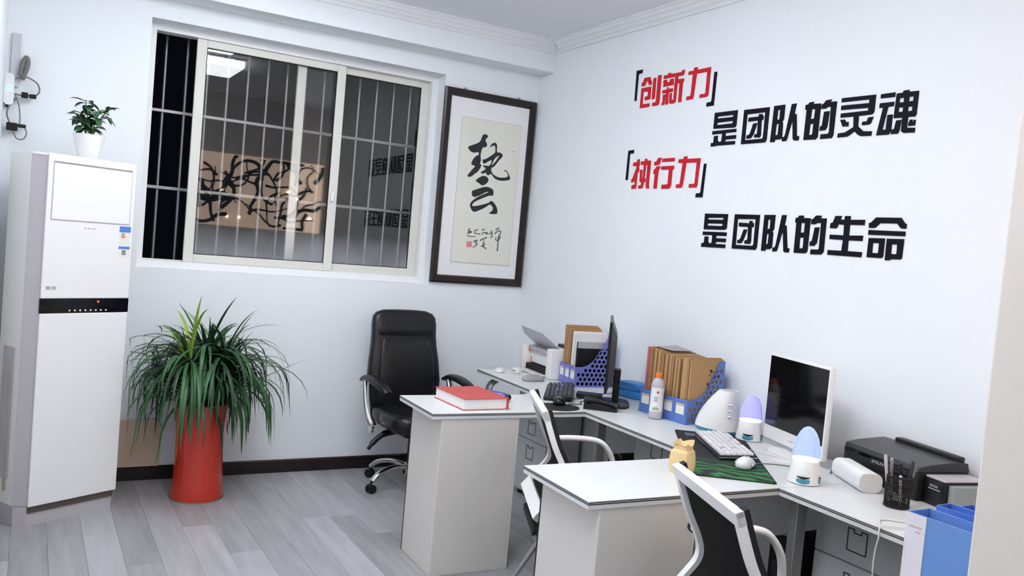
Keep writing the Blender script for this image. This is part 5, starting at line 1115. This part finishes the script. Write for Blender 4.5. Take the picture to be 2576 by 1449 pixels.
# ---- crumpled brown paper bag
pb = thing('paper_bag', 'small crumpled tan paper bag with torn top at the desk corner', 'paper bag', (2.165, 2.385, Z), math.radians(20))
rl = random.Random(2); rings = []
for z_, w_ in ((0.0, 0.038), (0.03, 0.042), (0.06, 0.041), (0.080, 0.039), (0.090, 0.030), (0.104, 0.031), (0.114, 0.034)):
    r_ = []
    for i in range(20):
        a_ = 2*math.pi*i/20; c_, s_ = math.cos(a_), math.sin(a_)
        e = w_*(1+rl.uniform(-0.05, 0.05))
        zz = z_+(rl.uniform(-0.011, 0.010) if z_ > 0.11 else 0)
        r_.append(Vector((e*math.copysign(abs(c_)**0.3, c_), e*0.9*math.copysign(abs(s_)**0.3, s_), zz)))
    rings.append(r_)
b = B().loft(rings, cap=False); b.f.append(tuple(range(19, -1, -1)))
b.obj('bag_body', bag_m, pb, 25)
b = B(); top_r = rings[-1]; inner = [Vector((v.x*0.7, v.y*0.7, 0.094)) for v in top_r]
b.loft([[v*0.985 for v in top_r], inner], cap=False); b.f.append(tuple(range(20, 40)))
b.obj('bag_mouth', bag_m, pb, 25)

# ---- white wedge-shaped subwoofer
wf = thing('subwoofer', 'white sail-shaped speaker with teal foot behind the white keyboard', 'speaker', (2.880, 2.955, Z), math.radians(10))
rings = []
for i in range(11):
    u = i/10; z_ = 0.018+0.185*u
    yf = 0.115*(1-u**1.6)-0.005; yb_ = -0.105+0.02*u
    if u == 1: pass
    cy_ = (yf+yb_)/2; hy = (yf-yb_)/2
    rings.append(sring(0.075-0.03*u*u, max(hy, 0.03), cy_ if hy > 0.03 else yb_+0.03, z_, 32, 0.75))
B().loft(rings).obj('shell', acw_m, wf, 60)
tp = rings[-1]; cc = sum(tp, Vector())/len(tp)
B().loft([[cc+(v-cc)*0.8+Vector((0, 0, 0.0003)) for v in tp], [cc+(v-cc)*0.75+Vector((0, 0, 0.0012)) for v in tp]]).obj('top_grille', acg_m, wf)
B().loft([sring(0.066, 0.10, 0.003, 0.0, 32, 0.75), sring(0.073, 0.108, 0.004, 0.0178, 32, 0.75)]).obj('teal_foot', teal_m, wf, 50)
for i in range(3): B().cyl((-0.058+0.0, -0.094+0.0, 0.09+0.028*i), (-0.052, -0.108, 0.09+0.028*i), 0.006, n=12).obj('knob', chrome_m, wf, 40)

# ---- two speakers with glowing water domes
glow = mat('blue_dome', rgb(165, 178, 255), 0.1, trans=0.7, ior=1.15, emit=(0.26, 0.32, 1.0, 1), estr=0.6)
glow2 = mat('pale_dome', rgb(218, 216, 250), 0.1, trans=0.8, ior=1.15, emit=(0.40, 0.36, 1.0, 1), estr=0.2)
ledm = mat('led_ring', rgb(235, 240, 255), 0.3, emit=(0.55, 0.66, 1.0, 1), estr=2.0)
def dancer(loc, rz, dome, label):
    t = thing('water_speaker', label, 'speaker', loc, rz)
    B().lathe([(0.054, 0.0), (0.060, 0.003), (0.059, 0.022), (0.053, 0.05), (0.050, 0.084), (0.048, 0.086)], 40).obj('base', white_m, t, 50)
    d_ = B().lathe([(0.048, 0.086), (0.0505, 0.09), (0.050, 0.115), (0.0465, 0.142), (0.040, 0.168), (0.030, 0.190), (0.018, 0.205), (0.007, 0.211), (0.001, 0.212)], 40).obj('water_dome', dome, t, 60)
    B().lathe([(0.001, 0.0865), (0.044, 0.0872), (0.042, 0.094), (0.001, 0.095)], 32, cap=False).obj('led_plate', ledm, d_)
    for a0, w_ in ((math.radians(218), 0.80), (math.radians(290), 0.34)):
        for r_, z0, z1, m_ in ((0.0612, 0.006, 0.024, teal_m), (0.0612, 0.0245, 0.033, black_m)):
            vs = []; fs = []; n = 8
            for i in range(n+1):
                a = a0-w_/2+w_*i/n; sh = 0.007*math.sin(math.pi*i/n)
                rr = r_ if m_ is teal_m else r_-0.0005
                vs += [(rr*math.cos(a), rr*math.sin(a), z0+0.006-sh*0.8), (rr*math.cos(a), rr*math.sin(a), z1)]
            for i in range(n): fs.append((2*i, 2*i+2, 2*i+3, 2*i+1))
            B().add(vs, fs).obj('port' if m_ is black_m else 'teal_lens', m_, t)
    return t
dancer((2.573, 2.165, Z), 0.0, glow, 'white speaker with bright blue glowing dome in front of the white monitor')
dancer((2.915, 2.785, Z), 0.0, glow2, 'white speaker with pale violet dome half behind the white monitor')

# ---- white all-in-one monitor
pA, pB = Vector((2.824, 2.318, 0)), Vector((2.932, 2.722, 0))
md = (pB-pA); ml_ = md.length; md.normalize(); mo = (pA+pB)/2-md*0.012
m2 = thing('monitor', 'white monitor with dark screen facing the mesh chair on the middle desk', 'monitor', (mo.x, mo.y, Z), math.atan2(md.y, md.x))
# local x along the screen (towards the far end); local +y is the screen side
hl = ml_/2+0.012
B().box(-hl, hl, -0.028, -0.002, 0.030, 0.412, 0.005).obj('white_casing', acw_m, m2, 40)
B().box(-hl+0.008, hl-0.008, -0.0025, -0.0005, 0.092, 0.402).obj('screen', blackg_m, m2)
B().box(-0.016, 0.016, -0.0022, -0.0012, 0.055, 0.060).obj('button_mark', acg_m, m2)
B().loft([[Vector((x_, -0.028, z_)) for x_, z_ in ((-hl*0.9, 0.06), (hl*0.9, 0.06), (hl*0.9, 0.39), (-hl*0.9, 0.39))], [Vector((x_, -0.05, z_)) for x_, z_ in ((-hl*0.5, 0.12), (hl*0.5, 0.12), (hl*0.5, 0.33), (-hl*0.5, 0.33))]]).obj('back_shell', acw_m, m2)
B().tube(bez([(0, -0.045, 0.24), (0, -0.075, 0.12), (0, -0.07, 0.012)], 5), 0.02, 10, flat=(2.2, 0.6)).obj('stand_neck', acw_m, m2, 50)
B().prism([rrect(-0.10, 0.10, -0.11, 0.05, 0.02)], 0, 0.009, XY).obj('stand_base', acw_m, m2)

# ---- cables and small clutter
def cable(pts, r, m, label, cat='cable'):
    P0 = Vector(pts[0]); o = B().tube(bez([Vector(p)-P0 for p in pts], 8), r, 8).obj('cable', m, None, 60)
    o.location = P0; tag(o, label, cat); return o
cable([(2.51, 3.74, Z+0.004), (2.60, 3.72, Z+0.004), (2.66, 3.75, Z+0.004), (2.70, 3.80, Z+0.004), (2.84, 3.84, Z+0.004), (2.98, 3.88, Z+0.004)], 0.0022, black_m, 'thin black keyboard cable running towards the black monitor')
cable([(2.46, 3.60, Z+0.004), (2.53, 3.59, Z+0.003), (2.56, 3.64, Z+0.003), (2.64, 3.69, Z+0.003)], 0.0022, black_m, 'thin black mouse cable running to the flat black box')
cable([(2.93, 3.55, Z+0.005), (2.99, 3.60, Z+0.005), (3.03, 3.52, Z+0.005), (3.02, 3.46, Z+0.005), (3.06, 3.36, Z+0.004)], 0.005, black_m, 'thick black power cable behind the black monitor stand')
cable([(2.56, 2.41, Z+0.006), (2.64, 2.40, Z+0.003), (2.70, 2.36, Z+0.003), (2.74, 2.30, Z+0.003), (2.68, 2.26, Z+0.003), (2.62, 2.255, Z+0.003)], 0.0022, cable_m, 'thin grey mouse cable curling in front of the white monitor')
cable([(2.74, 2.60, Z+0.006), (2.78, 2.50, Z+0.003), (2.80, 2.40, Z+0.003), (2.74, 2.24, Z+0.003), (2.66, 2.20, Z+0.003)], 0.002, cablew_m, 'thin white cable under the white monitor chin')
cable([(2.80, 2.23, Z+0.004), (2.86, 2.27, Z+0.004), (2.93, 2.30, Z+0.004), (2.99, 2.36, Z+0.004)], 0.003, cable_m, 'grey cable lying between the glowing speaker and black printer')
dt = thing('data_cable', 'white charging cable hanging over the nearest desk edge', 'cable', DW(0, 0, Z, 1)+EY*(-0.20))
ed_x = -0.003
dt.location = DW(0, -0.435, Z, 1); dt.rotation_euler = (0, 0, DR)
B().tube(bez([(0.30, -0.16, 0.003), (0.22, -0.10, 0.003), (0.15, 0.0, 0.003), (0.08, 0.055, 0.003), (0.03, 0.03, 0.004), (0.0, 0.0, 0.0045), (-0.010, -0.004, -0.006), (-0.011, -0.006, -0.03), (-0.012, 0.0, -0.07), (-0.014, 0.0, -0.13), (-0.016, -0.01, -0.24), (-0.012, -0.02, -0.42)], 8), 0.0028, 8).obj('cord', cablew_m, dt, 60)
B().tube(bez([(0.22, -0.10, 0.0065), (0.13, -0.09, 0.006), (0.06, -0.03, 0.006), (0.012, -0.002, 0.0065)], 6), 0.0022, 8).obj('loop', cablew_m, dt, 60)
pl_ = thing('paper_scrap', 'white paper scrap lying under the white monitor', 'paper', (2.76, 2.44, Z), 0.4)
B().prism([circ(0, 0, 0.05, 18)], 0, 0.0006, XY).obj('scrap', pages_m, pl_)

# ---- white rounded box
wb = thing('white_case', 'long white rounded-edge box lying in front of the black printer', 'box', (2.778, 2.095, Z), math.atan2(-0.211, -0.109))
B().prism([rrect(-0.044, 0.044, 0.0, 0.072, 0.026, 6)], -0.118, 0.118, lambda a, b_, h: (h, a, b_)).obj('shell', white_m, wb, 50)
B().prism([rrect(-0.042, 0.042, 0.002, 0.070, 0.024, 6)], 0.118, 0.120, lambda a, b_, h: (h, a, b_)).obj('end_face', mat('warm_white_end', rgb(226, 222, 218), 0.5), wb, 50)

# ---- pen cup
pc = thing('pen_cup', 'black wire mesh pen cup on the desk in front of the black printer', 'pen cup', (2.675, 1.845, Z))
wire = mat('black_wire_mesh', rgb(34, 34, 36), 0.4, 0.3)
b = B(); n = 40
for i in range(n):
    a0, a1 = 2*math.pi*i/n, 2*math.pi*(i+5)/n
    for s in (0, 1):
        aa, ab = (a0, a1) if s else (a1, a0)
        b.tube([(0.041*math.cos(aa+(ab-aa)*q/4), 0.041*math.sin(aa+(ab-aa)*q/4), 0.004+0.026*q) for q in range(5)], 0.0013, 4, cap=False)
ob = b.obj('wire_mesh', wire, pc); ob['kind'] = 'stuff'
for z_ in (0.004, 0.108): B().lathe([(0.0405, z_-0.003), (0.043, z_-0.003), (0.043, z_+0.003), (0.0405, z_+0.003), (0.0405, z_-0.003)], 32, cap=False).obj('rim', wire, pc, 40)
B().lathe([(0.041, 0.0), (0.041, 0.003)], 32).obj('base', wire, pc)
pens = [('clear ballpoint pen leaning left in the mesh pen cup', (-0.018, 0.018, 0.004), (-0.034, 0.038, 0.175), acg_m), ('white marker pen in the middle of the mesh pen cup', (0.004, -0.012, 0.004), (-0.004, -0.004, 0.155), white_m),
        ('silver pen in the mesh pen cup leaning towards the printer', (0.0, 0.02, 0.004), (-0.012, 0.028, 0.165), silver_m), ('dark pen leaning right in the mesh pen cup', (0.012, -0.016, 0.004), (0.022, -0.032, 0.168), dgrey_m), ('grey pencil at the right of the mesh pen cup', (0.02, -0.01, 0.004), (0.034, -0.034, 0.15), cable_m)]
for lab, p0, p1, m_ in pens:
    p0 = Vector(p0); p1 = Vector(p1); dd = p1-p0
    t = thing('pen', lab, 'pen', (2.675+p0.x, 1.845+p0.y, Z+p0.z+0.0003), 0, 'pens in the mesh cup')
    B().tube([(0, 0, 0.0), dd*0.12, dd*0.14, dd*0.72], [0.0012, 0.0042, 0.0052, 0.0052], 10).obj('barrel', m_, t, 50)
    B().tube([dd*0.72, dd*0.74, dd*0.98, dd], [0.0052, 0.006, 0.006, 0.004], 10).obj('cap', black_m if m_ is white_m else m_, t, 50)

# ---- black inkjet printer with side ink tank
eA, eB = Vector((2.905, 2.262, 0)), Vector((2.80, 1.80, 0))
ed = (eB-eA).normalized()
ep = thing('printer', 'black inkjet printer with side ink tank at the right end of the desks', 'printer', (eA.x, eA.y, Z), math.atan2(ed.y, ed.x))
# local x: along the front from far to near; local y: towards the wall
BW, BD, BH = 0.40, 0.235, 0.125
B().box(0, BW, 0.0, BD, 0.0, BH-0.02, 0.008).obj('body', black_m, ep, 40)
B().box(0.02, BW-0.02, -0.003, 0.002, 0.016, 0.05, 0.003).obj('output_slot', bmatte_m, ep)
lid = B().prism([[(0.0, BH-0.02), (0.01, BH-0.004), (0.06, BH+0.006), (BD-0.05, BH+0.018), (BD-0.01, BH+0.012), (BD, BH-0.02)]], 0.002, BW-0.002, lambda a, b_, h: (h, a, b_)).obj('scanner_lid', mat('satin_black_lid', rgb(52, 52, 56), 0.35), ep, 30)
B().box(0.06, BW-0.02, BD-0.045, BD-0.005, BH+0.008, BH+0.032, 0.006).obj('rear_feeder', black_m, ep, 40)
B().box(0.004, BW-0.03, -0.002, 0.001, BH-0.036, BH-0.024, 0.002).obj('front_lip', blackg_m, ep)
tank = B().box(BW+0.001, BW+0.095, 0.03, BD-0.01, 0.0, 0.092, 0.006).obj('ink_tank', black_m, ep, 40)
B().box(BW+0.003, BW+0.093, 0.034, BD-0.014, 0.0925, 0.100, 0.003).obj('tank_cover', acg_m, tank)
B().box(BW+0.094, BW+0.120, 0.05, BD-0.02, 0.0, 0.086, 0.004).obj('tank_window', mat('smoke_window', rgb(150, 155, 155), 0.3), tank)
def text_mesh(s, size, m, parent, name, org, ax, ay):
    cu = bpy.data.curves.new(name, 'FONT'); cu.body = s; cu.size = size; cu.extrude = 0.0003
    o = bpy.data.objects.new(name, cu); col.objects.link(o)
    dg = bpy.context.evaluated_depsgraph_get()
    me = bpy.data.meshes.new_from_object(o.evaluated_get(dg))
    col.objects.unlink(o); bpy.data.objects.remove(o)
    ax = Vector(ax); ay = Vector(ay); az = ax.cross(ay); org = Vector(org)
    for v in me.vertices: v.co = org+ax*v.co.x+ay*v.co.y+az*v.co.z
    me.materials.clear(); me.materials.append(m)
    return link(name, me, parent)
lg_ = mat('silver_print', rgb(200, 202, 206), 0.4)
text_mesh('EPSON', 0.021, lg_, ep, 'front_wordmark', (0.165, -0.0012, 0.080), (1, 0, 0), (0, 0, 1))
text_mesh('EPSON', 0.012, lg_, tank, 'tank_wordmark', (BW+0.03, 0.0292, 0.066), (1, 0, 0), (0, 0, 1))
B().box(BW+0.025, BW+0.080, 0.0288, 0.030, 0.058, 0.0605).obj('tank_line', lg_, tank)

# ---- blue file boxes standing on the nearest return, broad side towards the room
def lever_file(t, h, th, Lc, mblue, lab):
    """local x: along the cover, local y: thickness"""
    cv = B().box(0.0, Lc, 0.0, 0.003, 0.0, h).obj('front_cover', mblue, t)
    B().box(0.0, Lc, th-0.003, th, 0.0, h).obj('rear_cover', mblue, t)
    B().box(-0.003, 0.0, 0.0, th, 0.0, h).obj('spine', mblue, t)
    B().box(0.0, Lc, 0.003, th-0.003, 0.0, 0.003).obj('base', mblue, t)
    if lab > 0.02:
        sp_ = B().box(-0.003, lab, -0.0012, 0.0, 0.0, h-0.001).obj('white_label', mat('spine_label', rgb(226, 220, 226), 0.6), t)
        b = B()
        for q in range(5): b.box(0.006+0.006*q, 0.0105+0.006*q, -0.0016, -0.0012, h-0.030, h-0.0255)
        for q in range(2): b.box(0.022+0.006*q, 0.0265+0.006*q, -0.0016, -0.0012, h-0.040, h-0.0355)
        b.obj('label_print', mat('spine_print', rgb(190, 180, 192), 0.6), sp_)
    B().box(0.004, Lc-0.006, 0.008, th-0.010, 0.003, h-0.02).obj('paper_block', mat('inner_blue', rgb(64, 100, 200), 0.5), t)
f1 = mat('file_blue', rgb(104, 144, 206), 0.45, var=0.02); f2 = mat('file_blue_deep', rgb(78, 116, 206), 0.45, var=0.02)
for lab, x_, y_, hh, th_, wl, m_ in (('blue file box with white label strip at the lower right edge', 1.657, 1.112, 0.298, 0.075, 0.043, f1),
                                     ('darker blue file box standing second behind the white-labelled one', 1.782, 1.128, 0.296, 0.05, 0.0, f2),
                                     ('blue file box with white top furthest back beside the pillar', 1.846, 1.116, 0.292, 0.05, 0.03, f2)):
    t = thing('file_box', lab, 'file box', (x_, y_, Z), math.radians(-90), 'blue file boxes at the right edge')
    lever_file(t, hh, th_, 0.215, m_, wl)
